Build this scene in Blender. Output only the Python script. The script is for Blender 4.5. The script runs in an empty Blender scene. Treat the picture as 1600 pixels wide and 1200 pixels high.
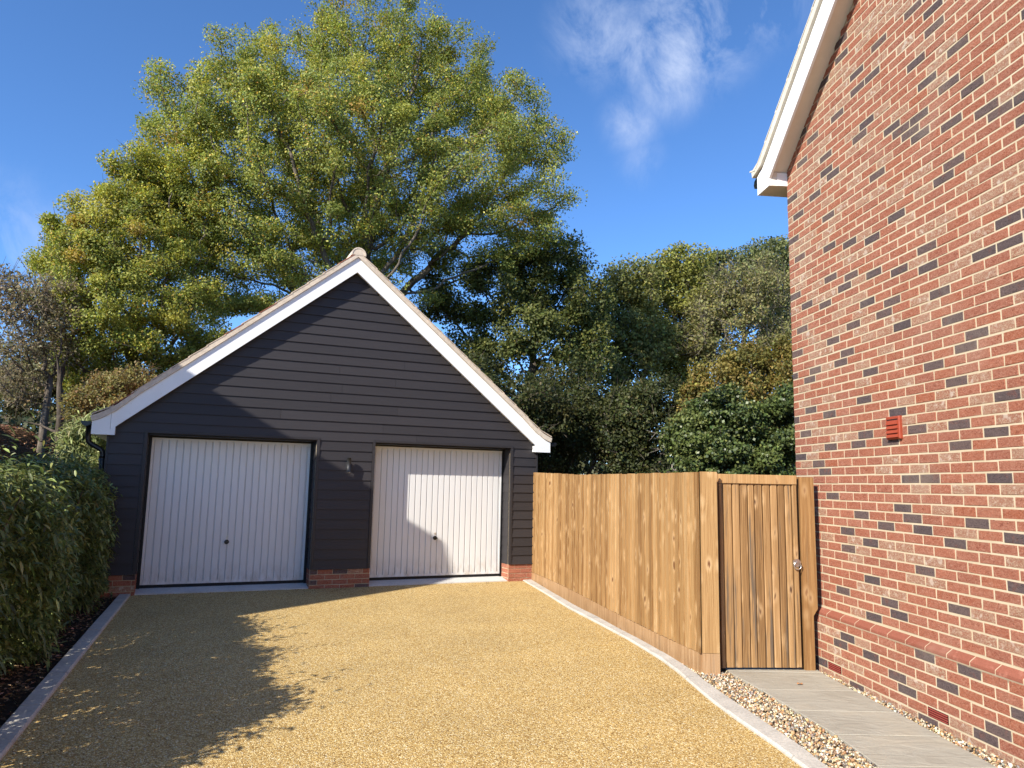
import bpy, math, random
import numpy as np
from mathutils import Vector, Matrix
R = math.radians
random.seed(7); rng = np.random.default_rng(7)
scene = bpy.context.scene
COL = scene.collection

# ------------------------------------------------------------------ camera, sky, sun, exposure
CAM_H = 1.5872; PITCH = 0.1365; ROLL = 0.0204; F_PX = 1145.27
cam = bpy.data.cameras.new('camera'); cam_o = bpy.data.objects.new('camera', cam); COL.objects.link(cam_o)
scene.camera = cam_o
cam.sensor_width = 36.0; cam.lens = 36.0 * F_PX / 1600.0; cam.clip_end = 2000.0; cam.clip_start = 0.05
Fw = Vector((0, math.cos(PITCH), math.sin(PITCH))); Up0 = Vector((0, -math.sin(PITCH), math.cos(PITCH))); Rt0 = Vector((1, 0, 0))
Rt = Rt0 * math.cos(ROLL) + Up0 * math.sin(ROLL); Up = Up0 * math.cos(ROLL) - Rt0 * math.sin(ROLL)
m = Matrix((Rt, Up, -Fw)).transposed().to_4x4(); m.translation = Vector((0, 0, CAM_H))
cam_o.matrix_world = m

SUN_HEAD = 40.0; SUN_EL = 34.0
LDIR = Vector((math.sin(R(SUN_HEAD)) * math.cos(R(SUN_EL)), math.cos(R(SUN_HEAD)) * math.cos(R(SUN_EL)), -math.sin(R(SUN_EL))))
world = bpy.data.worlds.new('World'); scene.world = world; world.use_nodes = True
wt = world.node_tree; wt.nodes.clear()
def wn(t, **k):
    n = wt.nodes.new(t)
    for a, b in k.items(): setattr(n, a, b)
    return n
sky = wn('ShaderNodeTexSky'); sky.sky_type = 'NISHITA'; sky.sun_disc = False
sky.sun_elevation = R(SUN_EL); sky.sun_rotation = R(180 + SUN_HEAD); sky.altitude = 2600; sky.air_density = 0.95; sky.dust_density = 0.0; sky.ozone_density = 6.0
bg = wn('ShaderNodeBackground'); bg.inputs['Strength'].default_value = 0.135
out = wn('ShaderNodeOutputWorld')
tc = wn('ShaderNodeTexCoord')
# wisps of high cloud: noise inside a few soft patches of the dome
mp = wn('ShaderNodeMapping'); mp.inputs['Scale'].default_value = (1.0, 1.0, 0.75); mp.inputs['Rotation'].default_value = (0.3, 0.9, 0.2)
wt.links.new(tc.outputs['Generated'], mp.inputs['Vector'])
nz = wn('ShaderNodeTexNoise'); nz.inputs['Scale'].default_value = 12.0; nz.inputs['Detail'].default_value = 10; nz.inputs['Roughness'].default_value = 0.64; nz.inputs['Distortion'].default_value = 0.45
wt.links.new(mp.outputs[0], nz.inputs['Vector'])
PATCH = [((0.205, 0.815, 0.545), 0.075, 1.0), ((0.186, 0.845, 0.503), 0.05, 0.85), ((0.10, 0.83, 0.553), 0.06, 0.75), ((0.15, 0.83, 0.53), 0.05, 0.8), ((0.144, 0.878, 0.458), 0.035, 0.75), ((0.288, 0.781, 0.558), 0.045, 0.7),
         ((0.16, 0.896, 0.417), 0.03, 0.35), ((-0.575, 0.79, 0.235), 0.09, 0.55), ((0.21, 0.76, 0.62), 0.12, 0.9), ((-0.8, 0.3, 0.5), 0.2, 0.6), ((0.7, -0.3, 0.6), 0.25, 0.6), ((-0.3, -0.75, 0.55), 0.25, 0.6)]
acc = None
for d, r, a in PATCH:
    v = Vector(d).normalized()
    dn = wn('ShaderNodeVectorMath', operation='DISTANCE'); wt.links.new(tc.outputs['Generated'], dn.inputs[0]); dn.inputs[1].default_value = v
    mr = wn('ShaderNodeMapRange', interpolation_type='SMOOTHSTEP'); wt.links.new(dn.outputs['Value'], mr.inputs['Value'])
    mr.inputs['From Min'].default_value = 0.0; mr.inputs['From Max'].default_value = r * 1.5; mr.inputs['To Min'].default_value = a; mr.inputs['To Max'].default_value = 0
    if acc is None: acc = mr.outputs[0]
    else:
        mx = wn('ShaderNodeMath', operation='MAXIMUM'); wt.links.new(acc, mx.inputs[0]); wt.links.new(mr.outputs[0], mx.inputs[1]); acc = mx.outputs[0]
rp = wn('ShaderNodeMapRange'); wt.links.new(nz.outputs['Fac'], rp.inputs['Value'])
rp.inputs['From Min'].default_value = 0.43; rp.inputs['From Max'].default_value = 0.74; rp.inputs['To Min'].default_value = 0; rp.inputs['To Max'].default_value = 0.95
mu = wn('ShaderNodeMath', operation='MULTIPLY'); wt.links.new(acc, mu.inputs[0]); wt.links.new(rp.outputs[0], mu.inputs[1])
mixc = wn('ShaderNodeMix', data_type='RGBA'); wt.links.new(mu.outputs[0], mixc.inputs['Factor'])
hsv = wn('ShaderNodeHueSaturation'); hsv.inputs['Saturation'].default_value = 1.07; wt.links.new(sky.outputs[0], hsv.inputs['Color']); wt.links.new(hsv.outputs[0], mixc.inputs['A']); mixc.inputs['B'].default_value = (2.9, 3.3, 4.2, 1)
wt.links.new(mixc.outputs['Result'], bg.inputs['Color']); wt.links.new(bg.outputs[0], out.inputs['Surface'])

sun = bpy.data.lights.new('sun', 'SUN'); sun.energy = 4.4; sun.angle = R(0.53); sun.color = (1.0, 0.94, 0.84)
sun_o = bpy.data.objects.new('sun', sun); COL.objects.link(sun_o)
sun_o.rotation_euler = LDIR.to_track_quat('-Z', 'Y').to_euler(); sun_o.location = (-20, -25, 30)
scene.view_settings.view_transform = 'Standard'; scene.view_settings.look = 'None'; scene.view_settings.gamma = 1
scene.view_settings.use_curve_mapping = False
scene.view_settings.exposure = 1.0
scene.render.engine = 'CYCLES'
scene.cycles.max_bounces = 8; scene.cycles.transparent_max_bounces = 8

# ------------------------------------------------------------------ helpers
def set_mat(o, mats):
    for mt in (mats if isinstance(mats, (list, tuple)) else [mats]): o.data.materials.append(mt)
def mesh_from(name, V, F, smooth=False):
    me = bpy.data.meshes.new(name); me.from_pydata([tuple(v) for v in V], [], [tuple(f) for f in F]); me.update()
    if smooth:
        me.polygons.foreach_set('use_smooth', [True] * len(me.polygons))
    return me
def fast_mesh(name, V, F, smooth=False, mat_idx=None, tint=None, col=None):
    """V (n,3) array, F (m,k) array of one polygon size"""
    V = np.asarray(V, np.float32); F = np.asarray(F, np.int32); k = F.shape[1]
    me = bpy.data.meshes.new(name); me.vertices.add(len(V)); me.vertices.foreach_set('co', V.ravel())
    me.loops.add(F.size); me.loops.foreach_set('vertex_index', F.ravel())
    me.polygons.add(len(F)); me.polygons.foreach_set('loop_start', np.arange(len(F), dtype=np.int32) * k)
    if smooth: me.polygons.foreach_set('use_smooth', np.ones(len(F), bool))
    if mat_idx is not None: me.polygons.foreach_set('material_index', np.asarray(mat_idx, np.int32))
    if tint is not None:
        a = me.attributes.new('tint', 'FLOAT', 'POINT'); a.data.foreach_set('value', np.asarray(tint, np.float32))
    if col is not None:
        c = np.ones((len(V), 4), np.float32); c[:, :3] = col
        a = me.attributes.new('leaf_tint', 'FLOAT_COLOR', 'POINT'); a.data.foreach_set('color', c.ravel())
    me.update(calc_edges=True); me.validate()
    return me
def obj(name, me, mats=None, parent=None, loc=(0, 0, 0), rotz=0.0):
    o = bpy.data.objects.new(name, me); COL.objects.link(o)
    if mats is not None and len(me.materials) == 0: set_mat(o, mats)
    if parent is not None: o.parent = parent
    o.location = loc; o.rotation_euler = (0, 0, rotz)
    return o
def tag(o, label=None, cat=None, group=None, kind=None):
    if label: o['label'] = label
    if cat: o['category'] = cat
    if group: o['group'] = group
    if kind: o['kind'] = kind
    return o
def empty(name, loc=(0, 0, 0), rotz=0.0):
    o = bpy.data.objects.new(name, None); COL.objects.link(o); o.location = loc; o.rotation_euler = (0, 0, rotz); o.empty_display_size = 0.2
    return o
class MB:
    def __init__(s): s.V = []; s.F = []; s.S = []
    def add(s, V, F, smooth=False):
        b = len(s.V); s.V += [tuple(v) for v in V]; s.F += [tuple(i + b for i in f) for f in F]; s.S += [smooth] * len(F); return s
    def box(s, x0, x1, y0, y1, z0, z1, ch=0.0):
        if ch <= 0:
            V = [(x0, y0, z0), (x1, y0, z0), (x1, y1, z0), (x0, y1, z0), (x0, y0, z1), (x1, y0, z1), (x1, y1, z1), (x0, y1, z1)]
            return s.add(V, [(0, 3, 2, 1), (4, 5, 6, 7), (0, 1, 5, 4), (1, 2, 6, 5), (2, 3, 7, 6), (3, 0, 4, 7)])
        c = ch   # chamfer on the edges of the front face (-y) and the top face
        V = [(x0 + c, y0, z0 + c), (x1 - c, y0, z0 + c), (x1 - c, y0, z1 - c), (x0 + c, y0, z1 - c),
             (x0, y0 + c, z0), (x1, y0 + c, z0), (x1, y0 + c, z1), (x0, y0 + c, z1),
             (x0, y1, z0), (x1, y1, z0), (x1, y1, z1), (x0, y1, z1)]
        return s.add(V, [(0, 1, 2, 3), (4, 5, 1, 0), (5, 6, 2, 1), (6, 7, 3, 2), (7, 4, 0, 3),
                         (4, 8, 9, 5), (5, 9, 10, 6), (6, 10, 11, 7), (7, 11, 8, 4), (8, 11, 10, 9)])
    def prism_xz(s, P, y0, y1):
        n = len(P); a = sum(P[i][0] * P[(i + 1) % n][1] - P[(i + 1) % n][0] * P[i][1] for i in range(n))
        if a < 0: P = P[::-1]
        V = [(x, y0, z) for x, z in P] + [(x, y1, z) for x, z in P]
        F = [tuple(range(n)), tuple(range(2 * n - 1, n - 1, -1))] + [(i, i + n, (i + 1) % n + n, (i + 1) % n) for i in range(n)]
        return s.add(V, F)
    def prism_xy(s, P, z0, z1):
        n = len(P); a = sum(P[i][0] * P[(i + 1) % n][1] - P[(i + 1) % n][0] * P[i][1] for i in range(n))
        if a < 0: P = P[::-1]
        V = [(x, y, z0) for x, y in P] + [(x, y, z1) for x, y in P]
        F = [tuple(range(n - 1, -1, -1)), tuple(range(n, 2 * n))] + [(i, (i + 1) % n, (i + 1) % n + n, i + n) for i in range(n)]
        return s.add(V, F)
    def tube(s, pts, rad, seg=10, cap=True):
        pts = [Vector(p) for p in pts]; n = len(pts); V = []; F = []
        rads = rad if isinstance(rad, (list, tuple)) else [rad] * n
        up = Vector((0.13, 0.31, 0.94))
        for i, p in enumerate(pts):
            d = (pts[min(i + 1, n - 1)] - pts[max(i - 1, 0)]).normalized()
            a = d.cross(up if abs(d.dot(up)) < 0.95 else Vector((1, 0, 0))).normalized(); b = d.cross(a)
            for j in range(seg):
                t = 2 * math.pi * j / seg; V.append(p + (a * math.cos(t) + b * math.sin(t)) * rads[i])
        for i in range(n - 1):
            for j in range(seg):
                F.append((i * seg + j, i * seg + (j + 1) % seg, (i + 1) * seg + (j + 1) % seg, (i + 1) * seg + j))
        s.add(V, F, True)
        if cap:
            b = len(s.V) - len(V)
            s.F += [tuple(b + j for j in range(seg)), tuple(b + (n - 1) * seg + j for j in range(seg - 1, -1, -1))]; s.S += [False, False]
        return s
    def build(s, name, mats, parent=None, **k):
        me = mesh_from(name, s.V, s.F); me.polygons.foreach_set('use_smooth', s.S)
        return obj(name, me, mats, parent, **k)

# ------------------------------------------------------------------ materials
class MT:
    def __init__(s, name, rough=0.8, spec=0.3):
        s.m = bpy.data.materials.new(name); s.m.use_nodes = True; s.t = s.m.node_tree; s.b = s.t.nodes['Principled BSDF']
        s.b.inputs['Roughness'].default_value = rough; s.b.inputs['Specular IOR Level'].default_value = spec
    def n(s, t, **k):
        nd = s.t.nodes.new(t)
        for a, b in k.items(): setattr(nd, a, b)
        return nd
    def l(s, a, b): s.t.links.new(a, b)
    def pos(s): return s.n('ShaderNodeNewGeometry').outputs['Position']
    def objco(s): return s.n('ShaderNodeTexCoord').outputs['Object']
    def rand(s): return s.n('ShaderNodeObjectInfo').outputs['Random']
    def scale(s, v, sc, off=None):
        mp = s.n('ShaderNodeMapping'); mp.inputs['Scale'].default_value = sc; s.l(v, mp.inputs['Vector'])
        if off is not None:
            mu = s.n('ShaderNodeVectorMath', operation='SCALE'); mu.inputs[0].default_value = (37.1, 53.7, 91.3); s.l(off, mu.inputs['Scale'])
            s.l(mu.outputs[0], mp.inputs['Location'])
        return mp.outputs[0]
    def noise(s, v, sc, det=4, ro=0.55, dist=0.0):
        nd = s.n('ShaderNodeTexNoise'); nd.inputs['Scale'].default_value = sc; nd.inputs['Detail'].default_value = det; nd.inputs['Roughness'].default_value = ro; nd.inputs['Distortion'].default_value = dist
        s.l(v, nd.inputs['Vector']); return nd.outputs['Fac']
    def vor(s, v, sc, feat='F1', out='Distance', rnd=1.0):
        nd = s.n('ShaderNodeTexVoronoi', feature=feat); nd.inputs['Scale'].default_value = sc; nd.inputs['Randomness'].default_value = rnd
        s.l(v, nd.inputs['Vector']); return nd.outputs[out]
    def ramp(s, f, stops, interp='LINEAR'):
        nd = s.n('ShaderNodeValToRGB'); cr = nd.color_ramp; cr.interpolation = interp
        while len(cr.elements) < len(stops): cr.elements.new(0.5)
        for e, (p, c) in zip(cr.elements, stops): e.position = p; e.color = (*c, 1) if len(c) == 3 else c
        s.l(f, nd.inputs[0]); return nd.outputs[0]
    def mr(s, f, a, b, c, d):
        nd = s.n('ShaderNodeMapRange'); s.l(f, nd.inputs['Value'])
        for k, v in zip(('From Min', 'From Max', 'To Min', 'To Max'), (a, b, c, d)): nd.inputs[k].default_value = v
        return nd.outputs[0]
    def math(s, op, a, b):
        nd = s.n('ShaderNodeMath', operation=op)
        for i, x in enumerate((a, b)):
            if x is None: continue
            if isinstance(x, (int, float)): nd.inputs[i].default_value = x
            else: s.l(x, nd.inputs[i])
        return nd.outputs[0]
    def mix(s, f, a, b, mode='MIX'):
        nd = s.n('ShaderNodeMix', data_type='RGBA', blend_type=mode)
        if isinstance(f, (int, float)): nd.inputs['Factor'].default_value = f
        else: s.l(f, nd.inputs['Factor'])
        for k, x in (('A', a), ('B', b)):
            if isinstance(x, tuple): nd.inputs[k].default_value = (*x, 1) if len(x) == 3 else x
            else: s.l(x, nd.inputs[k])
        return nd.outputs['Result']
    def val(s, c, v):   # multiply colour by a value
        nd = s.n('ShaderNodeHueSaturation'); s.l(c, nd.inputs['Color'])
        if isinstance(v, (int, float)): nd.inputs['Value'].default_value = v
        else: s.l(v, nd.inputs['Value'])
        return nd.outputs[0]
    def color(s, c):
        if isinstance(c, tuple): s.b.inputs['Base Color'].default_value = (*c, 1)
        else: s.l(c, s.b.inputs['Base Color'])
        return s
    def bump(s, h, st=0.3, d=0.01):
        nd = s.n('ShaderNodeBump'); nd.inputs['Strength'].default_value = st; nd.inputs['Distance'].default_value = d
        s.l(h, nd.inputs['Height']); s.l(nd.outputs[0], s.b.inputs['Normal']); return s

def plain(name, c, rough=0.6, spec=0.3, var=0.12, sc=30.0, bump=0.0):
    M = MT(name, rough, spec); p = M.pos(); f = M.noise(p, sc, 5)
    g = M.noise(p, sc * 0.08, 3)
    k = M.math('ADD', M.mr(f, 0.25, 0.75, 1 - var, 1 + var), M.mr(g, 0.3, 0.7, -var * 0.6, var * 0.6))
    rgb = M.n('ShaderNodeRGB'); rgb.outputs[0].default_value = (*c, 1)
    M.color(M.val(rgb.outputs[0], k))
    if bump: M.bump(f, bump, 0.004)
    return M.m

# bricks (three kinds), each with hand-made creases and its own tint
def brick_mat(name, kind):
    M = MT(name, 0.9, 0.15); p = M.pos()
    at = M.n('ShaderNodeAttribute', attribute_name='tint'); t = M.math('FRACT', M.math('ADD', at.outputs['Fac'], M.rand()), None)
    fine = M.noise(p, 120, 5, 0.65); crease = M.noise(M.scale(p, (42, 42, 85)), 1.0, 6, 0.66, 1.8); blot = M.noise(p, 16, 5, 0.6)
    if kind == 'red':
        base = M.ramp(t, [(0.0, (0.375, 0.125, 0.070)), (0.3, (0.42, 0.152, 0.090)), (0.55, (0.35, 0.126, 0.078)), (0.8, (0.43, 0.172, 0.106)), (1.0, (0.39, 0.122, 0.062))])
        base = M.mix(M.mr(crease, 0.50, 0.61, 0, 0.60), base, (0.47, 0.27, 0.19)); base = M.mix(M.mr(crease, 0.38, 0.47, 0.75, 0), base, (0.185, 0.055, 0.036))
    elif kind == 'pale':
        base = M.ramp(t, [(0.0, (0.345, 0.15, 0.094)), (0.5, (0.38, 0.185, 0.12)), (1.0, (0.34, 0.135, 0.082))])
        base = M.mix(M.mr(crease, 0.47, 0.58, 0, 0.82), base, (0.53, 0.39, 0.265)); base = M.mix(M.mr(blot, 0.56, 0.66, 0, 0.7), base, (0.66, 0.56, 0.45)); base = M.mix(M.mr(fine, 0.56, 0.66, 0, 0.6), base, (0.30, 0.12, 0.08))
    elif kind == 'dark':
        base = M.ramp(t, [(0.0, (0.105, 0.080, 0.080)), (0.5, (0.135, 0.098, 0.092)), (1.0, (0.165, 0.112, 0.098))])
        base = M.mix(M.mr(blot, 0.56, 0.72, 0, 0.65), base, (0.22, 0.085, 0.06)); base = M.mix(M.mr(crease, 0.38, 0.46, 0.7, 0), base, (0.035, 0.026, 0.028)); base = M.mix(M.mr(crease, 0.54, 0.64, 0, 0.5), base, (0.20, 0.155, 0.145))
    else:   # smooth plinth special
        base = M.ramp(t, [(0.0, (0.225, 0.075, 0.047)), (1.0, (0.265, 0.094, 0.060))]); base = M.mix(M.mr(blot, 0.58, 0.75, 0, 0.35), base, (0.55, 0.27, 0.2))
    base = M.val(base, M.mr(fine, 0.3, 0.7, 0.80, 1.18)); base = M.mix(M.mr(M.noise(p, 1.3, 4, 0.6), 0.55, 0.75, 0, 0.22), base, (0.55, 0.45, 0.34))
    M.color(base)
    M.bump(M.math('ADD', M.math('MULTIPLY', crease, 1.0 if kind != 'smooth' else 0.2), M.math('MULTIPLY', fine, 0.35)), 1.0 if kind != 'smooth' else 0.3, 0.016)
    return M.m
BRICK = [brick_mat('brick_red', 'red'), brick_mat('brick_pale', 'pale'), brick_mat('brick_dark', 'dark'), brick_mat('brick_smooth', 'smooth')]
M_mortar = MT('mortar', 0.95, 0.1); _f = M_mortar.noise(M_mortar.pos(), 90, 4); _g = M_mortar.noise(M_mortar.pos(), 3, 3)
M_mortar.color(M_mortar.mix(M_mortar.mr(_g, 0.3, 0.7, 0, 1), (0.46, 0.375, 0.245), (0.53, 0.445, 0.31))); M_mortar.bump(_f, 0.4, 0.004); M_mortar = M_mortar.m

def wood_mat(name, cols, dark, stain=0.0, knot=1.0):
    M = MT(name, 0.62, 0.25); co = M.objco(); r = M.rand()
    v = M.scale(co, (1, 1, 1), r)
    big = M.noise(M.scale(v, (9, 9, 1.6)), 1.0, 3, 0.5)
    vd = M.n('ShaderNodeVectorMath', operation='ADD'); M.l(v, vd.inputs[0])
    of = M.n('ShaderNodeCombineXYZ'); M.l(M.mr(big, 0.2, 0.8, -0.02, 0.02), of.inputs[0]); M.l(of.outputs[0], vd.inputs[1])
    grain = M.noise(M.scale(vd.outputs[0], (95, 30, 1.5)), 1.0, 5, 0.6, 0.4)
    base = M.ramp(M.math('ADD', M.mr(grain, 0.27, 0.73, 0.17, 0.73), M.math('MULTIPLY', M.math('SUBTRACT', r, 0.5), 0.42)), [(0.18, cols[0]), (0.42, cols[1]), (0.62, cols[2]), (0.85, cols[3])])
    kw = M.n('ShaderNodeVectorMath', operation='ADD'); M.l(M.scale(v, (8.5, 0.0, 3.9)), kw.inputs[0]); kw2 = M.n('ShaderNodeCombineXYZ'); M.l(M.mr(grain, 0.3, 0.7, -0.12, 0.12), kw2.inputs[2]); M.l(kw2.outputs[0], kw.inputs[1]); kd = M.vor(kw.outputs[0], 1.0)
    kn = M.mr(kd, 0.07, 0.15, 1.0 * knot, 0.0); ring = M.mr(kd, 0.13, 0.34, 0.75 * knot, 0.0)
    base = M.mix(ring, base, cols[3]); base = M.mix(kn, base, dark)
    if stain:
        sv = M.noise(M.scale(v, (26, 12, 1.0)), 1.0, 4, 0.6); base = M.mix(M.mr(sv, 0.55, 0.66, 0, stain), base, (0.085, 0.07, 0.055))
    M.color(base); M.bump(M.math('SUBTRACT', grain, M.math('MULTIPLY', kn, 0.4)), 0.35, 0.006)
    return M.m
M_fence = wood_mat('fence_wood', [(0.19, 0.098, 0.035), (0.315, 0.183, 0.073), (0.40, 0.246, 0.107), (0.53, 0.36, 0.185)], (0.15, 0.068, 0.028))
M_gate = wood_mat('gate_wood', [(0.17, 0.090, 0.034), (0.285, 0.162, 0.066), (0.36, 0.212, 0.093), (0.45, 0.285, 0.14)], (0.10, 0.048, 0.023), stain=0.85)
M_post = wood_mat('post_wood', [(0.22, 0.11, 0.038), (0.33, 0.185, 0.072), (0.40, 0.235, 0.10), (0.47, 0.30, 0.145)], (0.16, 0.07, 0.03), stain=0.25, knot=0.7)
M_gravelboard = wood_mat('gravel_board_wood', [(0.17, 0.085, 0.035), (0.28, 0.16, 0.075), (0.36, 0.22, 0.11), (0.42, 0.27, 0.15)], (0.15, 0.07, 0.03), stain=0.2)

_m = MT('dark_cladding', 0.55, 0.35); _r = _m.rand(); _v = _m.scale(_m.objco(), (1, 1, 1), _r)
_g = _m.noise(_m.scale(_v, (3.0, 20, 70)), 1.0, 5, 0.6, 0.6); _c = _m.ramp(_m.math('ADD', _m.math('MULTIPLY', _g, 0.6), _m.math('MULTIPLY', _r, 0.3)), [(0.2, (0.024, 0.0215, 0.023)), (0.8, (0.036, 0.032, 0.034))])
_m.color(_c).bump(_g, 0.22, 0.004); M_clad = _m.m
M_darktrim = plain('dark_trim', (0.026, 0.024, 0.026), 0.5, 0.35)
M_black = plain('black_plastic', (0.008, 0.008, 0.009), 0.35, 0.5, 0.1)
M_steel_black = plain('black_steel_frame', (0.006, 0.006, 0.007), 0.5, 0.3)
_m = MT('white_door_paint', 0.38, 0.4); _p = _m.pos(); _g = _m.noise(_m.scale(_p, (1.5, 1.5, 0.6)), 2, 4)
_c = _m.mix(_m.mr(_g, 0.35, 0.7, 0, 0.5), (0.665, 0.66, 0.64), (0.615, 0.61, 0.59)); _sx = _m.n('ShaderNodeSeparateXYZ'); _m.l(_p, _sx.inputs[0]); _dn = _m.noise(_m.scale(_p, (14, 14, 5)), 1.0, 6, 0.7)
_m.color(_m.mix(_m.math('MULTIPLY', _m.mr(_sx.outputs[2], 0.1, 0.42, 0.8, 0), _m.mr(_dn, 0.42, 0.7, 0, 1)), _c, (0.40, 0.33, 0.25))); M_door = _m.m
_m = MT('white_upvc', 0.33, 0.45); _g = _m.noise(_m.pos(), 4, 4); _m.color(_m.mix(_m.mr(_g, 0.35, 0.7, 0, 0.5), (0.82, 0.82, 0.81), (0.77, 0.765, 0.74))); M_white = _m.m
M_cream = plain('verge_mortar', (0.58, 0.49, 0.385), 0.9, 0.1, 0.18, 22, 0.5)
M_cream2 = plain('verge_tile_cream', (0.62, 0.565, 0.46), 0.8, 0.2, 0.12, 18, 0.3)
M_tile = plain('clay_tile', (0.30, 0.12, 0.075), 0.85, 0.15, 0.25, 14, 0.4)
M_tile_pale = plain('weathered_tile', (0.52, 0.42, 0.32), 0.9, 0.12, 0.25, 18, 0.5)
M_soffit = plain('soffit_board', (0.70, 0.66, 0.58), 0.5, 0.3, 0.05, 10)
M_concrete = plain('concrete', (0.50, 0.485, 0.45), 0.9, 0.15, 0.16, 40, 0.4)
M_kerb = plain('kerb_concrete', (0.45, 0.42, 0.365), 0.92, 0.12, 0.2, 55, 0.5)
M_terra = plain('terracotta_plastic', (0.29, 0.052, 0.024), 0.5, 0.35, 0.12, 25)
M_airbrick = plain('air_brick_clay', (0.27, 0.055, 0.042), 0.7, 0.2, 0.15, 25)
M_airdark = plain('air_brick_shadow', (0.05, 0.015, 0.012), 0.9, 0.05)
M_metal = MT('galvanised', 0.35, 0.5); M_metal.b.inputs['Metallic'].default_value = 1.0; M_metal.color((0.62, 0.60, 0.56)); M_metal = M_metal.m
M_graphite = plain('lamp_graphite', (0.028, 0.029, 0.032), 0.5, 0.4)
M_lens = plain('lamp_lens', (0.7, 0.7, 0.68), 0.15, 0.6, 0.02)

# resin-bound gravel drive
_m = MT('golden_gravel', 0.85, 0.25); _p = _m.pos()
_cell = _m.vor(_p, 138, out='Color'); _sep = _m.n('ShaderNodeSeparateColor'); _m.l(_cell, _sep.inputs[0])
_d = _m.vor(_p, 138)
_c = _m.ramp(_sep.outputs[0], [(0.0, (0.17, 0.09, 0.026)), (0.16, (0.37, 0.215, 0.062)), (0.40, (0.53, 0.345, 0.110)), (0.66, (0.62, 0.42, 0.142)), (0.88, (0.80, 0.63, 0.29)), (1.0, (0.92, 0.84, 0.58))])
_big = _m.noise(_p, 1.1, 4); _mid = _m.noise(_p, 9, 3)
_c = _m.val(_c, _m.math('ADD', _m.mr(_big, 0.3, 0.7, 0.90, 1.06), _m.mr(_mid, 0.3, 0.7, -0.05, 0.05)))
_c = _m.mix(_m.mr(_d, 0.45, 0.75, 0, 0.5), _c, (0.13, 0.075, 0.03))
_c = _m.mix(_m.mr(_m.noise(_p, 0.7, 6, 0.65), 0.52, 0.72, 0, 0.16), _c, (0.27, 0.165, 0.065))
_m.color(_c).bump(_m.math('SUBTRACT', 1.0, _d), 0.75, 0.006); M_drive = _m.m
# riven paving slab
_m = MT('riven_slab', 0.82, 0.25); _v = _m.scale(_m.pos(), (1, 1, 1), _m.rand())
_g = _m.noise(_m.scale(_v, (4, 8, 1)), 1.0, 7, 0.6, 1.6); _b = _m.noise(_v, 1.6, 4); _sp = _m.noise(_v, 90, 3)
_c = _m.ramp(_b, [(0.25, (0.29, 0.26, 0.205)), (0.5, (0.345, 0.32, 0.26)), (0.75, (0.38, 0.335, 0.255))])
_c = _m.val(_c, _m.math('ADD', _m.mr(_g, 0.3, 0.7, 0.92, 1.07), _m.mr(_sp, 0.3, 0.7, -0.05, 0.05)))
_m.color(_c).bump(_g, 0.7, 0.02); M_slab = _m.m
M_joint = plain('slab_joint', (0.10, 0.09, 0.075), 0.95, 0.1)
_m = MT('soil', 0.95, 0.1); _p = _m.pos(); _g = _m.noise(_p, 30, 6, 0.65); _m.color(_m.ramp(_g, [(0.3, (0.022, 0.015, 0.010)), (0.6, (0.05, 0.033, 0.022)), (0.8, (0.10, 0.065, 0.04))])).bump(_g, 0.9, 0.03); M_soil = _m.m
_m = MT('woodland_floor', 0.95, 0.1); _p = _m.pos(); _g = _m.noise(_p, 9, 7, 0.68); _h = _m.noise(_p, 0.5, 4)
_m.color(_m.mix(_m.mr(_h, 0.4, 0.65, 0, 0.8), _m.ramp(_g, [(0.3, (0.045, 0.026, 0.015)), (0.55, (0.11, 0.062, 0.034)), (0.75, (0.20, 0.12, 0.07))]), (0.055, 0.045, 0.02))).bump(_g, 1.0, 0.08); M_ground = _m.m

def attr_mat(name, rough, trans, spec=0.2, bump=0):
    M = MT(name, rough, spec); a = M.n('ShaderNodeAttribute', attribute_name='leaf_tint'); M.l(a.outputs['Color'], M.b.inputs['Base Color'])
    if trans:
        tr = M.n('ShaderNodeBsdfTranslucent'); hs = M.n('ShaderNodeHueSaturation'); hs.inputs['Value'].default_value = 1.25; hs.inputs['Saturation'].default_value = 1.1; M.l(a.outputs['Color'], hs.inputs['Color']); M.l(hs.outputs[0], tr.inputs['Color'])
        mx = M.n('ShaderNodeMixShader'); mx.inputs[0].default_value = trans; M.l(M.b.outputs[0], mx.inputs[1]); M.l(tr.outputs[0], mx.inputs[2])
        M.l(mx.outputs[0], M.t.nodes['Material Output'].inputs['Surface'])
    if bump: M.bump(M.noise(M.pos(), 60, 4), bump, 0.01)
    return M.m
M_leaf = attr_mat('tree_leaf', 0.55, 0.38, 0.3)
M_glossleaf = attr_mat('glossy_leaf', 0.42, 0.25, 0.4)
M_litter = attr_mat('dry_leaf', 0.85, 0.1, 0.1)
M_pebble = attr_mat('pebble', 0.7, 0, 0.3, 0.3)
def bark_mat(name, a, b):
    M = MT(name, 0.92, 0.1); p = M.pos(); g = M.noise(M.scale(p, (18, 18, 4)), 1.0, 5, 0.65); M.color(M.ramp(g, [(0.3, a), (0.7, b)])).bump(g, 0.8, 0.04); return M.m
M_bark = bark_mat('oak_bark', (0.07, 0.055, 0.042), (0.22, 0.185, 0.145))
M_bark_dark = bark_mat('dark_bark', (0.045, 0.036, 0.028), (0.13, 0.105, 0.08))
M_bark_pale = bark_mat('grey_bark', (0.12, 0.10, 0.08), (0.30, 0.26, 0.21))

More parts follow.
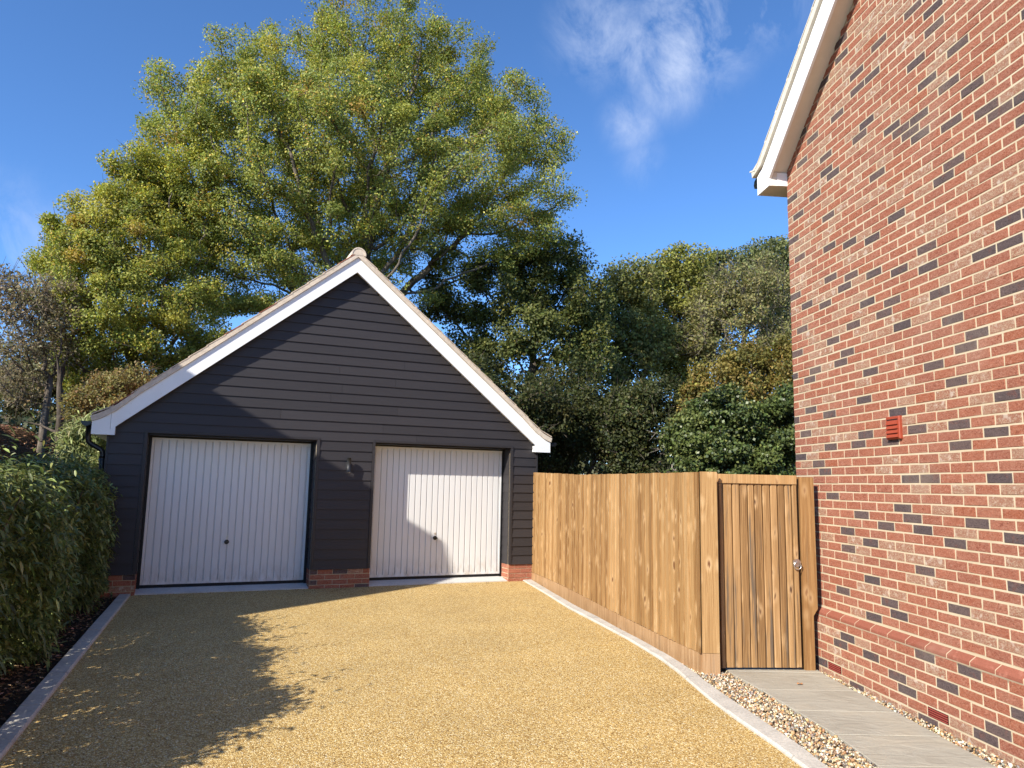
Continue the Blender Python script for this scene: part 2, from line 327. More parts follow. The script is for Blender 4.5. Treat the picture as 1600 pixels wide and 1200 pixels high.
# ------------------------------------------------------------------ ground, bank
GX, GY, GA = -1.393, 11.8471, 0.4184     # garage: centre point of its front line and its heading
cg, sg = math.cos(GA), math.sin(GA)
def gl(X, n): return (GX + X * cg - n * sg, GY + X * sg + n * cg)
def sstep(t): t = np.clip(t, 0, 1); return t * t * (3 - 2 * t)
def ground_z(x, y):
    x = np.asarray(x, float); y = np.asarray(y, float)
    X = (x - GX) * cg + (y - GY) * sg; n = -(x - GX) * sg + (y - GY) * cg
    b = 2.95 * sstep((-X - 4.9) / 3.2) * sstep((n + 0.5) / 5.0)
    wob = 0.09 * np.sin(x * 1.7 + y * 0.6) * np.sin(y * 1.3 - x * 0.4) * np.clip(b, 0, 1)
    return -0.075 + b + wob
gxs = np.concatenate([[-300, -120, -60], np.arange(-36, 24.1, 0.6), [40, 80, 150, 300]]); gys = np.concatenate([[-120, -60, -30], np.arange(-12, 48.1, 0.6), [70, 120, 250, 500]])
XX, YY = np.meshgrid(gxs, gys); ZZ = ground_z(XX, YY)
nx = len(gxs); ii = np.arange(len(gys) - 1)[:, None] * nx + np.arange(nx - 1)[None, :]
gm = fast_mesh('ground', np.stack([XX.ravel(), YY.ravel(), ZZ.ravel()], 1), np.stack([ii, ii + 1, ii + nx + 1, ii + nx], -1).reshape(-1, 4), smooth=True)
tag(obj('ground', gm, M_ground), kind='structure')

# driveway
KL_IN = [(-5.15, 10.36), (-2.812, 4.344), (-0.80, -0.84), (-0.6, -1.4), (-9.0, -5.0), (-12.0, -16.0)]  # last points widen the unseen drive behind the camera for warm bounce light
KR_IN = [(0.30, 12.66), (0.239, 12.618), (0.53, 11.25), (0.794, 9.87), (0.99, 9.1), (1.138, 8.501), (1.26, 8.0), (1.348, 7.552), (1.43, 7.1), (1.49, 6.6), (1.52, 6.138), (1.55, 5.75), (1.60, 5.35), (1.683, 4.833), (1.735, 4.4), (1.80, 3.4), (1.85, 1.0), (1.85, -2.9), (2.4, -16.0)]
KR_OUT = [(0.381, 12.724), (0.66, 11.25), (0.93, 9.88), (1.13, 9.1), (1.255, 8.5), (1.38, 8.0), (1.485, 7.5), (1.575, 7.0), (1.635, 6.5), (1.68, 6.04), (1.725, 5.7), (1.765, 5.35), (1.835, 4.85), (1.875, 4.4), (1.93, 3.4), (1.98, 1.0), (1.98, -2.9), (2.53, -16.0)]
P = [gl(-4.15, 0.02), gl(1.9, 0.02)] + KR_IN[1:] + KL_IN[::-1]
mb = MB(); n = len(P); mb.add([(x, y, 0.0) for x, y in P], [tuple(range(n))] if True else [])
d_o = mb.build('driveway', M_drive)
if d_o.data.polygons[0].normal.z < 0: d_o.data.flip_normals()
tag(d_o, kind='structure')

# soil bed under the hedge
mb = MB(); Q = [(-5.29, 10.36), (-2.95, 4.36), (-0.94, -0.84), (-0.75, -1.38), (-3.6, -1.9), (-5.6, 3.4), (-7.5, 8.5), (-6.8, 10.6)]
mb.add([(x, y, -0.02) for x, y in Q], [tuple(range(len(Q)))])
so = mb.build('soil_bed', M_soil)
if so.data.polygons[0].normal.z < 0: so.data.flip_normals()
tag(so, kind='structure')

# concrete edging: left (straight) and right (curved), each stone a piece
def resample(A, step):
    A = np.array(A, float); L = np.r_[0, np.cumsum(np.linalg.norm(np.diff(A, axis=0), axis=1))]
    n = max(1, int(round(L[-1] / step))); t = np.linspace(0, L[-1], n + 1)
    return np.stack([np.interp(t, L, A[:, 0]), np.interp(t, L, A[:, 1])], 1)
def kerb(inner, outer, step, zt):
    root = tag(empty('kerb', (0, 0, 0)), kind='structure')
    sub = 4; a = resample(inner, step / sub); k = len(a) - 1
    o = np.array(outer, float)
    # matching outer points at the same arc fraction
    Lo = np.r_[0, np.cumsum(np.linalg.norm(np.diff(o, axis=0), axis=1))]; t = np.linspace(0, Lo[-1], len(a))
    b = np.stack([np.interp(t, Lo, o[:, 0]), np.interp(t, Lo, o[:, 1])], 1)
    for i in range(0, k, sub):
        j = min(i + sub, k); A = a[i:j + 1].copy(); B = b[i:j + 1].copy()
        g = 0.003
        for Z in (A, B):
            d0 = (Z[1] - Z[0]) / np.linalg.norm(Z[1] - Z[0]); d1 = (Z[-1] - Z[-2]) / np.linalg.norm(Z[-1] - Z[-2]); Z[0] += d0 * g; Z[-1] -= d1 * g
        zt_ = zt + random.uniform(-0.003, 0.003); c = 0.012
        n = len(A); V = []; F = []
        for q in range(n):
            w = (B[q] - A[q]) / np.linalg.norm(B[q] - A[q])
            for pt, z in ((A[q], -0.06), (A[q], zt_ - c), (A[q] + w * c, zt_), (B[q] - w * c, zt_), (B[q], zt_ - c), (B[q], -0.10)): V.append((pt[0], pt[1], z))
        for q in range(n - 1):
            for e in range(5): F.append((q * 6 + e, q * 6 + e + 1, q * 6 + 6 + e + 1, q * 6 + 6 + e))
        F += [(0, 5, 4, 3, 2, 1), tuple((n - 1) * 6 + e for e in range(6))]
        MB().add(V, F).build('edging_stone', M_kerb, root)
    return root
kerb([(-5.16, 10.385), (-2.812, 4.344), (-0.80, -0.84)], [(-5.292, 10.335), (-2.945, 4.292), (-0.93, -0.89)], 0.914, 0.028)
kerb(KR_IN[1:-2], KR_OUT[:-2], 0.914, 0.022)

# path slabs and their bed
ZP = -0.03
path = tag(empty('path', (0, 0, 0)), kind='structure')
mb = MB(); Q = [(1.70, 7.6), (1.88, 4.4), (1.98, 1.0), (1.98, -2.9), (4.0, -2.9), (2.97, 7.6)]
mb.add([(x, y, ZP - 0.035) for x, y in Q], [tuple(range(len(Q)))]); jb = mb.build('path_bed', M_joint, path)
if jb.data.polygons[0].normal.z < 0: jb.data.flip_normals()
ys = [7.46, 6.862, 6.287, 5.718, 5.19, 4.636, 4.09, 3.53, 2.95]
xl = lambda y: float(np.interp(y, [4.6, 5.17, 5.71, 6.28, 6.87], [2.235, 2.225, 2.155, 2.085, 1.99])); xr = lambda y: float(np.interp(y, [4.67, 5.73, 6.33, 6.9], [2.955, 2.905, 2.86, 2.838]))
MB().prism_xy([(xl(y) + 0.006, y) for y in ys] + [(xr(y) - 0.006, y) for y in ys[::-1]], ZP - 0.03, ZP - 0.0035).build('jointing', M_joint, path)
for i in range(len(ys) - 1):
    y1, y0 = ys[i] - 0.006, ys[i + 1] + 0.006
    Pq = [(xl(y0), y0), (xr(y0), y0), (xr(y1), y1), (xl(y1), y1)]
    V = []; c = 0.003; zt = ZP + random.uniform(-0.002, 0.003); N = 6
    ctr = np.mean(Pq, axis=0)
    low = [(x, y, ZP - 0.04) for x, y in Pq]; mid = [(x, y, zt - 0.003) for x, y in Pq]; top = [(ctr[0] + (x - ctr[0]) * (1 - c / 0.35), ctr[1] + (y - ctr[1]) * (1 - c / 0.3), zt) for x, y in Pq]
    F = [(8, 9, 10, 11)] + [(e, (e + 1) % 4, (e + 1) % 4 + 4, e + 4) for e in range(4)] + [(e + 4, (e + 1) % 4 + 4, (e + 1) % 4 + 8, e + 8) for e in range(4)]
    MB().add(low + mid + top, F).build('paving_slab', M_slab, path)

# ------------------------------------------------------------------ garage
G = tag(empty('garage', (GX, GY, 0), GA), 'dark weatherboarded double garage with white up and over doors', 'garage')
XC, HW, ZL = -1.24, 3.26, 2.20; OPEN = [(-4.006, -1.698), (-0.803, 1.521)]; D = 0.28; DEPTH = 6.2
WL, WR = XC - HW, XC + HW
zr = lambda r: 5.0 - 0.82 * r
mb = MB()
for a, b in ((WL, -4.006), (-1.698, -0.803), (1.521, WR)): mb.box(a, b, 0.0, D + 0.06, -0.1, ZL)
mb.prism_xz([(WL, ZL), (WR, ZL), (WR, 2.28), (XC, zr(0) - 0.04), (WL, 2.28)], 0.0, D + 0.06)
mb.box(WL, WL + 0.2, D + 0.06, DEPTH, -0.1, 2.28); mb.box(WR - 0.2, WR, D + 0.06, DEPTH, -0.1, 2.28)
mb.prism_xz([(WL, -0.1), (WR, -0.1), (WR, 2.28), (XC, zr(0) - 0.04), (WL, 2.28)], DEPTH, DEPTH + 0.2)
mb.box(WL + 0.2, WR - 0.2, D + 0.06, DEPTH, -0.09, 0.05)
wall = mb.build('wall', M_mortar, G)

# weatherboards, one object each
Z0, EX = 0.278, 0.148
def board(x0, x1, z0, z1, xa=None, xb=None):
    xa = x0 if xa is None else xa; xb = x1 if xb is None else xb
    yb, yt = -0.027 + random.uniform(-0.001, 0.001), -0.011
    V = [(0, yb, 0), (x1 - x0, yb, 0), (xb - x0, yt, z1 - z0), (xa - x0, yt, z1 - z0), (0, -0.001, 0), (x1 - x0, -0.001, 0), (xb - x0, -0.001, z1 - z0), (xa - x0, -0.001, z1 - z0)]
    V = [(a, b, c - 0.003 if i in (0, 1, 4, 5) else c) for i, (a, b, c) in enumerate(V)]
    MB().add(V, [(0, 1, 2, 3), (4, 7, 6, 5), (0, 4, 5, 1), (1, 5, 6, 2), (2, 6, 7, 3), (3, 7, 4, 0)]).build('weatherboard', M_clad, G, loc=(x0, 0, z0))
i = 0; z = Z0
while z < 4.9:
    z1 = z + EX
    if z1 < ZL + 0.02:
        for a, b in ((WL + 0.012, -4.006 - 0.045), (-1.698 + 0.045, -0.803 - 0.045), (1.521 + 0.045, WR - 0.012)): board(a, b, z, z1)
    else:
        h0 = min(HW - 0.012, (4.955 - z) / 0.82); h1 = min(HW - 0.012, (4.955 - z1) / 0.82)
        if h1 < 0.02: break
        if h0 > 1.9:
            cut = XC + random.uniform(-0.45, 0.45) * h1 * 2 * 0.6
            board(XC - h0, cut - 0.0015, z, z1, XC - h1, cut - 0.0015); board(cut + 0.0015, XC + h0, z, z1, cut + 0.0015, XC + h1)
        else: board(XC - h0, XC + h0, z, z1, XC - h1, XC + h1)
    z = z1
# corner and opening trims, reveal boards
for a, b in OPEN:
    mb = MB(); mb.box(a - 0.042, a, -0.031, 0.02, Z0, ZL); mb.box(b, b + 0.042, -0.031, 0.02, Z0, ZL); mb.box(a - 0.042, b + 0.042, -0.033, 0.02, ZL + 0.0015, ZL + 0.036)
    mb.build('opening_trim', M_darktrim, G)
    for side, x in ((1, a), (-1, b)):
        for q in range(13):
            z = Z0 + EX * q; t0, t1 = 0.012, 0.005
            xs = (x, x + side * t0); V = [(x, 0.024, z), (x + side * t0, 0.024, z), (x + side * t0, D - 0.02, z), (x, D - 0.02, z), (x, 0.024, z + EX), (x + side * t1, 0.024, z + EX), (x + side * t1, D - 0.02, z + EX), (x, D - 0.02, z + EX)]
            MB().add(V, [(0, 3, 2, 1), (4, 5, 6, 7), (0, 1, 5, 4), (1, 2, 6, 5), (2, 3, 7, 6), (3, 0, 4, 7)]).build('reveal_board', M_clad, G)
    MB().box(a + 0.013, b - 0.013, 0.024, D - 0.02, ZL - 0.022, ZL - 0.002).build('lintel_lining', M_steel_black, G)
for x in (WL - 0.002, WR - 0.026): MB().box(x, x + 0.028, -0.034, 0.02, Z0, 2.26).build('corner_trim', M_darktrim, G)

# brick plinth
def brick_mesh(name, L, h=0.065, dpt=0.09, mat=None, jit=0.0015):
    b = MB().box(0, L, 0, dpt, 0, h, 0.004); V = [(x + random.uniform(-jit, jit), y + random.uniform(-jit * .6, jit * .6), z + random.uniform(-jit, jit)) for x, y, z in b.V]
    me = mesh_from(name, V, b.F); me.materials.append(mat); return me
_bc = {}
def get_brick(cls, L):
    key = (cls, round(L, 3), random.randrange(3))
    if key not in _bc: _bc[key] = brick_mesh('brick', L, mat=BRICK[cls])
    return _bc[key]
def pick():
    r = random.random(); return 2 if r < 0.10 else (1 if r < 0.22 else 0)
for a, b in ((WL, -4.006), (-1.698, -0.803), (1.521, WR)):
    for c in range(5):
        z = -0.022 + 0.075 * c + 0.003
        x = a - (0.112 if c % 2 else 0.0)
        while x < b - 0.02:
            x0 = max(x, a) + 0.004; x1 = min(x + 0.225, b) - (0.004 if x + 0.225 < b else 0.0)
            if x1 - x0 > 0.03:
                hh = 0.065 if c < 4 else 0.055
                o = obj('brick', get_brick(pick(), x1 - x0), None, wall, (x0, -0.007 + random.uniform(-0.001, 0.001), z))
            x += 0.225
    for side, xx in ((1, a), (-1, b)):      # the returns into the door reveals
        if xx in (WL, WR): continue
        for c in range(4):
            z = -0.022 + 0.075 * c + 0.003; yy = 0.006; q = 0.1 if c % 2 else 0.21
            while yy < D - 0.03:
                q = min(q, D - 0.01 - yy)
                o = obj('brick', get_brick(0, q), None, wall, (xx - side * 0 + (-0.006 if side > 0 else 0.006), yy if side < 0 else yy + q, z), math.pi / 2 if side < 0 else -math.pi / 2)
                if (side > 0): o.rotation_euler = (0, 0, -math.pi / 2)
                yy += q + 0.01; q = 0.21

# doors
for k, (a, b) in enumerate(OPEN):
    x0, x1, zb, zt = (a + 0.045, b - 0.040, 0.098, 2.152) if k == 0 else (a + 0.045, b - 0.032, 0.098, 2.158)
    mb = MB(); y = D
    bord = 0.045; pitch = (x1 - x0 - 2 * bord) / 22
    prof = [(x0, y), (x0 + bord - 0.02, y), (x0 + bord - 0.014, y + 0.009), (x0 + bord - 0.006, y + 0.009), (x0 + bord, y)]
    for q in range(22):
        s = x0 + bord + q * pitch; prof += [(s + pitch * 0.80, y), (s + pitch * 0.86, y + 0.019), (s + pitch * 0.95, y + 0.019), (s + pitch, y)]
    prof += [(x1 - bord + 0.006, y + 0.009), (x1 - bord + 0.014, y + 0.009), (x1 - bord + 0.02, y), (x1, y)]
    n = len(prof); za, zc = zb + 0.035, zt - 0.03
    V = [(px, py, za) for px, py in prof] + [(px, py, zc) for px, py in prof]
    mb.add(V, [(i, i + 1, i + 1 + n, i + n) for i in range(n - 1)])
    # lower and upper borders close the ribs
    mb.box(x0, x1, y - 0.002, y + 0.03, zb, za); mb.box(x0, x1, y - 0.002, y + 0.03, zc, zt); mb.box(x0, x1, y + 0.022, y + 0.040, za, zc)
    door = mb.build('garage_door', M_door, G)
    door['label'] = 'white ribbed left hand garage door in full shade' if k == 0 else 'white ribbed right hand garage door half in sunlight'
    f = MB(); f.box(a + 0.001, x0 + 0.004, D - 0.018, D + 0.05, 0.0, ZL - 0.002); f.box(x1 - 0.004, b - 0.001, D - 0.018, D + 0.05, 0.0, ZL - 0.002); f.box(x0, x1, D + 0.004, D + 0.05, zt - 0.004, ZL - 0.024); f.box(x0, x1, D + 0.004, D + 0.045, 0.0, zb + 0.004)
    f.build('door_frame', M_steel_black, G)
    kx, kz = (-2.865, 0.676) if k == 0 else (0.322, 0.699)
    h = MB(); h.tube([(kx, D - 0.001, kz), (kx, D - 0.012, kz)], 0.033, 20); h.tube([(kx, D - 0.012, kz), (kx, D - 0.03, kz)], 0.016, 12); h.box(kx - 0.034, kx + 0.034, D - 0.045, D - 0.028, kz - 0.009, kz + 0.009)
    h.build('door_handle', M_black, door)
    h = MB(); h.prism_xz([(kx + 0.012 * math.cos(t), kz + 0.068 + 0.02 * math.sin(t)) for t in np.linspace(0, 2 * math.pi, 11)[:-1]], D - 0.005, D); h.build('lock_plate', M_metal, door)
    t = MB(); V = [(a, 0.012, 0.014), (b, 0.012, 0.014), (b, D + 0.05, 0.060), (a, D + 0.05, 0.060), (a, 0.012, -0.08), (b, 0.012, -0.08), (b, D + 0.05, -0.08), (a, D + 0.05, -0.08)]
    t.add(V, [(0, 1, 2, 3), (4, 5, 1, 0), (5, 6, 2, 1), (6, 7, 3, 2), (7, 4, 0, 3)]); t.build('threshold', M_concrete, G)

# bargeboards, eaves boxes, verge
YB = -0.136
for s in (-1, 1):
    fx = lambda r: XC + s * r
    top = [(0, 5.097), (2.9, 2.722), (3.06, 2.575), (3.17, 2.475), (3.222, 2.44)]
    bot = [(3.222, 2.212), (0, 4.858)]
    b = MB().prism_xz([(fx(r), z) for r, z in top + bot], YB, YB + 0.026)
    bo = b.build('bargeboard', M_white, G)
    for r in np.arange(0.12, 3.1, 0.36):
        for dz in (-0.055, -0.19):
            c = MB(); cz = 5.097 - 0.82 * r + dz; c.prism_xz([(fx(r) + 0.006 * math.cos(t), cz + 0.006 * math.sin(t)) for t in np.linspace(0, 2 * math.pi, 7)[:-1]], YB - 0.002, YB + 0.001); c.build('pin_cap', M_soffit, bo)
    e = MB().prism_xz([(fx(r), z) for r, z in [(3.165, 2.145), (3.165, 2.262), (3.226, 2.215), (3.226, 2.437), (3.30, 2.383), (3.38, 2.342), (3.445, 2.320), (3.445, 2.145)]], YB - 0.006, YB + 0.026)
    e.build('eaves_box_end', M_white, G)
    e = MB(); e.box(*sorted((fx(3.20), fx(3.44))), YB + 0.026, DEPTH, 2.15, 2.165); e.box(*sorted((fx(3.425), fx(3.444))), YB + 0.026, DEPTH, 2.166, 2.30); e.box(*sorted((fx(3.166), fx(3.19))), YB + 0.026, 0.0, 2.15, 2.25)
    e.build('eaves_soffit', M_white, G)
    e = MB().prism_xz([(fx(r), z) for r, z in [(0, 4.885), (3.16, 2.29), (3.16, 2.305), (0, 4.90)]], YB + 0.026, 0.0); e.build('verge_soffit', M_white, G)
    # pale mortared verge strip
    st = [(0, 5.100), (2.9, 2.725), (3.06, 2.578), (3.17, 2.478), (3.30, 2.386), (3.38, 2.345), (3.452, 2.322)]
    st2 = [(3.470, 2.392), (3.40, 2.418), (3.31, 2.464), (3.17, 2.560), (3.06, 2.658), (2.9, 2.802), (0, 5.178)]
    MB().prism_xz([(fx(r), z) for r, z in st + st2], YB - 0.026, YB + 0.16).build('verge', M_cream, G)
    # roof slab and tiles
    roof = MB().prism_xz([(fx(r), z) for r, z in [(0, 5.09), (3.2, 2.48), (3.46, 2.33), (3.46, 2.385), (3.17, 2.54), (0, 5.15)]], YB + 0.16, DEPTH + 0.3).build('roof', M_tile, G)
    sl = Vector((s * 1, 0, -0.82)).normalized(); nrm = Vector((s * 0.82, 0, 1)).normalized()
    big = MB(); Lr = 4.36; ng = 15; gauge = Lr / ng
    for q in range(ng):
        r0 = 0.06 + gauge * q * 0.7733; r1 = r0 + gauge * 0.7733 * 1.12
        zt_ = lambda r: float(np.interp(r, [q_[0] for q_ in st2][::-1] + [3.6], [q_[1] for q_ in st2][::-1] + [2.335])) + 0.002
        p0 = (r0, zt_(r0) - 0.006); p1 = (min(r1, 3.50), zt_(min(r1, 3.50)) + 0.010)
        for cidx in range(20):
            ya = YB - 0.030 + cidx * 0.333; yb_ = ya + 0.329
            V = [(fx(p0[0]), ya, p0[1]), (fx(p1[0]), ya, p1[1]), (fx(p1[0]), yb_, p1[1]), (fx(p0[0]), yb_, p0[1]), (fx(p0[0]), ya, p0[1] + 0.016), (fx(p1[0]), ya, p1[1] + 0.016), (fx(p1[0]), yb_, p1[1] + 0.016), (fx(p0[0]), yb_, p0[1] + 0.016)]
            F = [(0, 1, 2, 3), (7, 6, 5, 4), (0, 4, 5, 1), (1, 5, 6, 2), (2, 6, 7, 3), (3, 7, 4, 0)]
            if s < 0: F = [f[::-1] for f in F]
            if cidx == 0: MB().add(V, F).build('tile', M_tile_pale if (s > 0 or random.random() < 0.7) else M_tile, roof)
            else: big.add(V, F)
    tag(big.build('tiles', M_tile, roof), kind='stuff')
# ridge
for q in range(14):
    mb = MB(); ya = -0.172 + q * 0.45; yb_ = ya + 0.445; V = []; F = []; k = 11
    for yy in (ya, yb_):
        for rr in (0.118, 0.098):
            for t in np.linspace(-0.15, math.pi + 0.15, k): V.append((XC + rr * math.cos(t), yy, 5.135 + rr * math.sin(t)))
    for j in range(k - 1):
        F += [(j, j + 1, 2 * k + j + 1, 2 * k + j), (k + j, 3 * k + j, 3 * k + j + 1, k + j + 1), (j, k + j, k + j + 1, j + 1), (2 * k + j, 2 * k + j + 1, 3 * k + j + 1, 3 * k + j)]
    mb.add(V, F, False)
    if q == 0: mb.prism_xz([(XC + 0.097 * math.cos(t), 5.135 + 0.097 * math.sin(t)) for t in np.linspace(-0.1, math.pi + 0.1, 12)], ya + 0.006, ya + 0.05)
    mb.build('ridge_tile', M_cream, G)
# gutters and the swan-neck downpipe
for s in (-1, 1):
    xg = XC + s * 3.515; V = []; F = []; k = 9
    for yy in (-0.125, DEPTH + 0.1):
        for rr in (0.058, 0.052):
            for t in np.linspace(math.pi, 2 * math.pi, k): V.append((xg + rr * math.cos(t), yy, 2.315 + rr * math.sin(t) * 1.05))
    for j in range(k - 1): F += [(j, 2 * k + j, 2 * k + j + 1, j + 1), (k + j, k + j + 1, 3 * k + j + 1, 3 * k + j)]
    g_ = MB().add(V, F, True); g_.prism_xz([(xg + 0.062 * math.cos(t), 2.318 + 0.066 * math.sin(t)) for t in np.linspace(math.pi, 2 * math.pi, 10)], -0.133, -0.124); g_.build('gutter', M_black, G)
mb = MB(); px = XC - 3.515
mb.tube([(px + 0.02, 0.06, 2.27), (px + 0.02, 0.06, 2.10), (px + 0.03, 0.06, 2.055), (px + 0.06, 0.06, 2.025), (WL - 0.075, 0.06, 1.955), (WL - 0.046, 0.06, 1.925), (WL - 0.042, 0.06, 1.88), (WL - 0.042, 0.06, 0.05)], 0.034, 12)
mb.tube([(WL - 0.042, 0.06, 1.86), (WL - 0.042, 0.06, 1.80)], 0.041, 12); mb.build('downpipe', M_black, G)

# wall lamp between the doors
lx, ly = gl(-1.218, -0.105); lamp = tag(empty('wall_lamp', (lx, ly, 1.835), GA), 'slim dark cylinder wall lamp on the boarded pier between the garage doors', 'wall lamp')
mb = MB(); mb.tube([(0, 0, -0.108), (0, 0, 0.108)], 0.032, 18); mb.build('shade', M_graphite, lamp)
mb = MB(); mb.box(-0.03, 0.03, 0.031, 0.083, -0.045, 0.045); mb.build('bracket', M_graphite, lamp)
mb = MB(); mb.tube([(0, 0, -0.112), (0, 0, -0.1075)], 0.026, 14); mb.build('lens', M_lens, lamp)

# ------------------------------------------------------------------ brick house on the right
HX, HY, HA = 2.88473, 7.44663, -0.1011
HROT = math.atan2(-math.cos(HA), -math.sin(HA))
H = tag(empty('brick_house', (HX, HY, 0), HROT), 'red brick house gable with dark and pale bricks and white bargeboard', 'house')
ZB = 0.1427 + CAM_H; SP = 9.0; zwall = lambda s: 4.925 + 0.785 * (s if s < SP / 2 else SP - s)
mb = MB(); y0 = 0.0025
mb.prism_xz([(0.004, 0.30), (SP, 0.30), (SP, zwall(0)), (SP / 2, zwall(SP / 2)), (0.004, zwall(0))], y0, 0.30)
mb.box(-0.0535, SP, -0.0535, 0.30, -0.2, ZB - 17 * 0.075 - 0.0)
zq = ZB - 17 * .075; pr_ = [(-0.0535, zq - 0.02), (-0.0535, zq + 0.026), (-0.049, zq + 0.0335), (-0.003, zq + 0.066), (0.03, zq + 0.066), (0.03, zq - 0.02)]; mb.add([(-0.05, y, z) for y, z in pr_] + [(SP, y, z) for y, z in pr_], [(5, 4, 3, 2, 1, 0), tuple(range(6, 12))] + [(j, (j + 1) % 6, (j + 1) % 6 + 6, j + 6) for j in range(6)])
mb.box(0.004, SP, -0.008, 0.1, ZB - 16 * .075 - 0.010, ZB - 16 * .075 + 0.005)
mb.box(0.004, 0.30, 0.30, 8.0, -0.2, zwall(0)); mb.box(SP - 0.3, SP, 0.30, 8.0, -0.2, zwall(0)); mb.prism_xz([(0.3, -0.2), (SP - 0.3, -0.2), (SP - 0.3, zwall(0)), (SP / 2, zwall(SP / 2)), (0.3, zwall(0))], 7.7, 8.0)
hwall = mb.build('wall', M_mortar, H)
DK = set(tuple(map(int, q.split(','))) for q in """-24,4 -24,8 -23,2 -23,11 -22,7 -22,11 -21,7 -20,3 -20,5 -20,9 -20,12 -19,4 -18,8 -18,10 -16,5 -15,7 -14,3 -14,6 -13,10 -12,5 -10,8 -10,12 -9,4 -8,5 -7,4 -7,10 -6,6 -6,8 -6,12 -5,5 -5,8 -5,11 -4,7 -3,3 -1,8 -1,9 -1,12 0,2 1,2 2,0 2,10 3,3 3,5 3,7 3,12 4,5 4,8 4,10 5,1 6,7 6,12 7,0 7,3 8,1 8,5 8,10 10,9 11,6 11,11 12,1 12,11 13,0 13,2 13,4 14,4 14,10 15,8 15,13 16,0 16,3 17,5 17,7 17,10 18,7 19,1 19,6 19,12 19,13 20,9 21,3 21,8 21,13 21,14 22,1 22,4 22,6 22,9 23,5 24,0 24,3 26,6 27,5 27,8 28,3 28,10 29,1 29,11 29,14 31,13 32,0 32,3 32,12 33,7 33,11 34,9 35,1 35,9 35,12 36,2 36,8 36,9 37,4 37,8 37,11 38,0 38,3 38,14 39,6 39,10 40,3 40,6 40,11 42,1 42,9 44,2 44,4 44,10 45,6 45,7 46,10 47,6 48,9 51,5""".split()); PL = set(tuple(map(int, q.split(','))) for q in """-23,10 -22,3 -22,4 -21,3 -21,8 -19,2 -19,3 -19,5 -19,9 -16,4 -15,10 -15,11 -15,12 -13,5 -13,6 -13,7 -13,11 -12,12 -11,8 -11,9 -10,4 -9,5 -9,7 -9,8 -9,9 -8,2 -8,4 -8,6 -8,7 -8,12 -6,10 -5,2 -4,9 -3,12 -2,8 -2,10 -2,12 0,6 0,8 1,1 1,7 1,10 1,13 2,1 3,2 4,3 4,4 4,9 4,12 5,2 5,3 5,8 5,12 6,1 6,9 6,11 7,8 7,10 8,11 9,1 9,3 9,8 10,5 11,1 11,8 12,5 12,12 13,3 13,7 15,2 15,3 15,6 15,7 15,9 16,2 16,5 16,7 16,9 17,2 17,4 17,6 17,9 17,12 18,1 18,5 18,10 18,13 19,4 19,11 20,1 20,4 20,5 20,11 21,9 21,12 22,0 22,2 22,3 22,5 23,2 23,10 23,12 23,13 24,2 24,9 24,10 24,12 24,13 25,1 25,5 25,6 25,13 25,14 26,0 26,1 26,4 26,8 26,11 27,6 27,12 28,1 28,9 29,3 29,8 30,0 30,1 30,3 30,8 30,9 31,0 31,1 31,2 31,4 31,6 31,7 32,4 32,13 33,2 34,3 34,5 34,7 35,0 35,6 35,13 36,4 36,13 37,1 37,3 38,1 38,5 38,6 38,8 38,10 40,2 40,5 40,7 40,10 41,1 41,3 41,11 42,3 43,7 43,10 45,4 45,5 45,9 46,7 48,5 49,4 50,4 50,6 50,7 50,8 51,7 51,8 52,7""".split())
recs = []   # course, index, s0, s1, z0, class, kind
for k in range(-24, 92):
    z0 = ZB + 0.075 * k + 0.005
    if k >= -16: off = 0.2225 if k % 2 == 0 else 0.11; sa = 0.0
    elif k == -17: off = 0.145; sa = -0.056
    else: off = 0.2475 if k % 2 == 0 else 0.135; sa = -0.056
    i = 0; s = off - 0.225
    while s < 8.4:
        s0 = max(s + 0.005, sa); s1 = s + 0.225 - 0.005
        if s1 - s0 > 0.03 and z0 + 0.02 < zwall(max(0, (s0 + s1) / 2)) + 0.06:
            if k == -17: cls = 3
            elif k == -23 and (abs(s0 - 0.59) < 0.03 or abs(s0 - 1.94) < 0.03 or abs(s0 - 4.64) < 0.03): cls = 9
            elif (k, i) in DK: cls = 2
            elif (k, i) in PL: cls = 1
            elif s1 < 3.1 and k < 45: cls = 0
            else: cls = pick()
            if k == -24 and cls == 0: cls = 1
            recs.append((k, i, s0, s1, z0, cls))
        i += 1; s += 0.225
Mi = cam_o.matrix_world.inverted(); Hm = Matrix.Translation((HX, HY, 0)) @ Matrix.Rotation(HROT, 4, 'Z')
def pix(s, y, z):
    p = Mi @ (Hm @ Vector((s, y, z)))
    return (800 + F_PX * p.x / -p.z, 600 - F_PX * p.y / -p.z) if p.z < -0.2 else None
score = []
for q, (k, i, s0, s1, z0, cls) in enumerate(recs):
    yy = 0 if k >= -16 else -0.056
    C = [pix(s0, yy, z0), pix(s1, yy, z0), pix(s1, yy, z0 + 0.065), pix(s0, yy, z0 + 0.065)]
    if any(c is None for c in C): score.append(-1); continue
    cx = sum(c[0] for c in C) / 4; cy = sum(c[1] for c in C) / 4
    ar = 0.5 * abs(sum(C[j][0] * C[(j + 1) % 4][1] - C[(j + 1) % 4][0] * C[j][1] for j in range(4)))
    score.append(ar if (0 < cx < 1600 and 0 < cy < 1200 and (cx > 1283 or cy < 742)) else -1)
order = np.argsort(score)[::-1]; single = set(int(q) for q in order[:292])
def squint(L):
    hz = 0.065; P_ = [(-0.056, 0), (-0.056, 0.022), (-0.050, 0.030), (-0.004, 0.0625), (0.03, 0.0625), (0.03, 0)]
    V = [(0, y, z) for y, z in P_] + [(L, y, z) for y, z in P_]; n = 6
    return V, [tuple(range(n - 1, -1, -1)), tuple(range(n, 2 * n))] + [(j, (j + 1) % n, (j + 1) % n + n, j + n) for j in range(n)]
_sq = {}
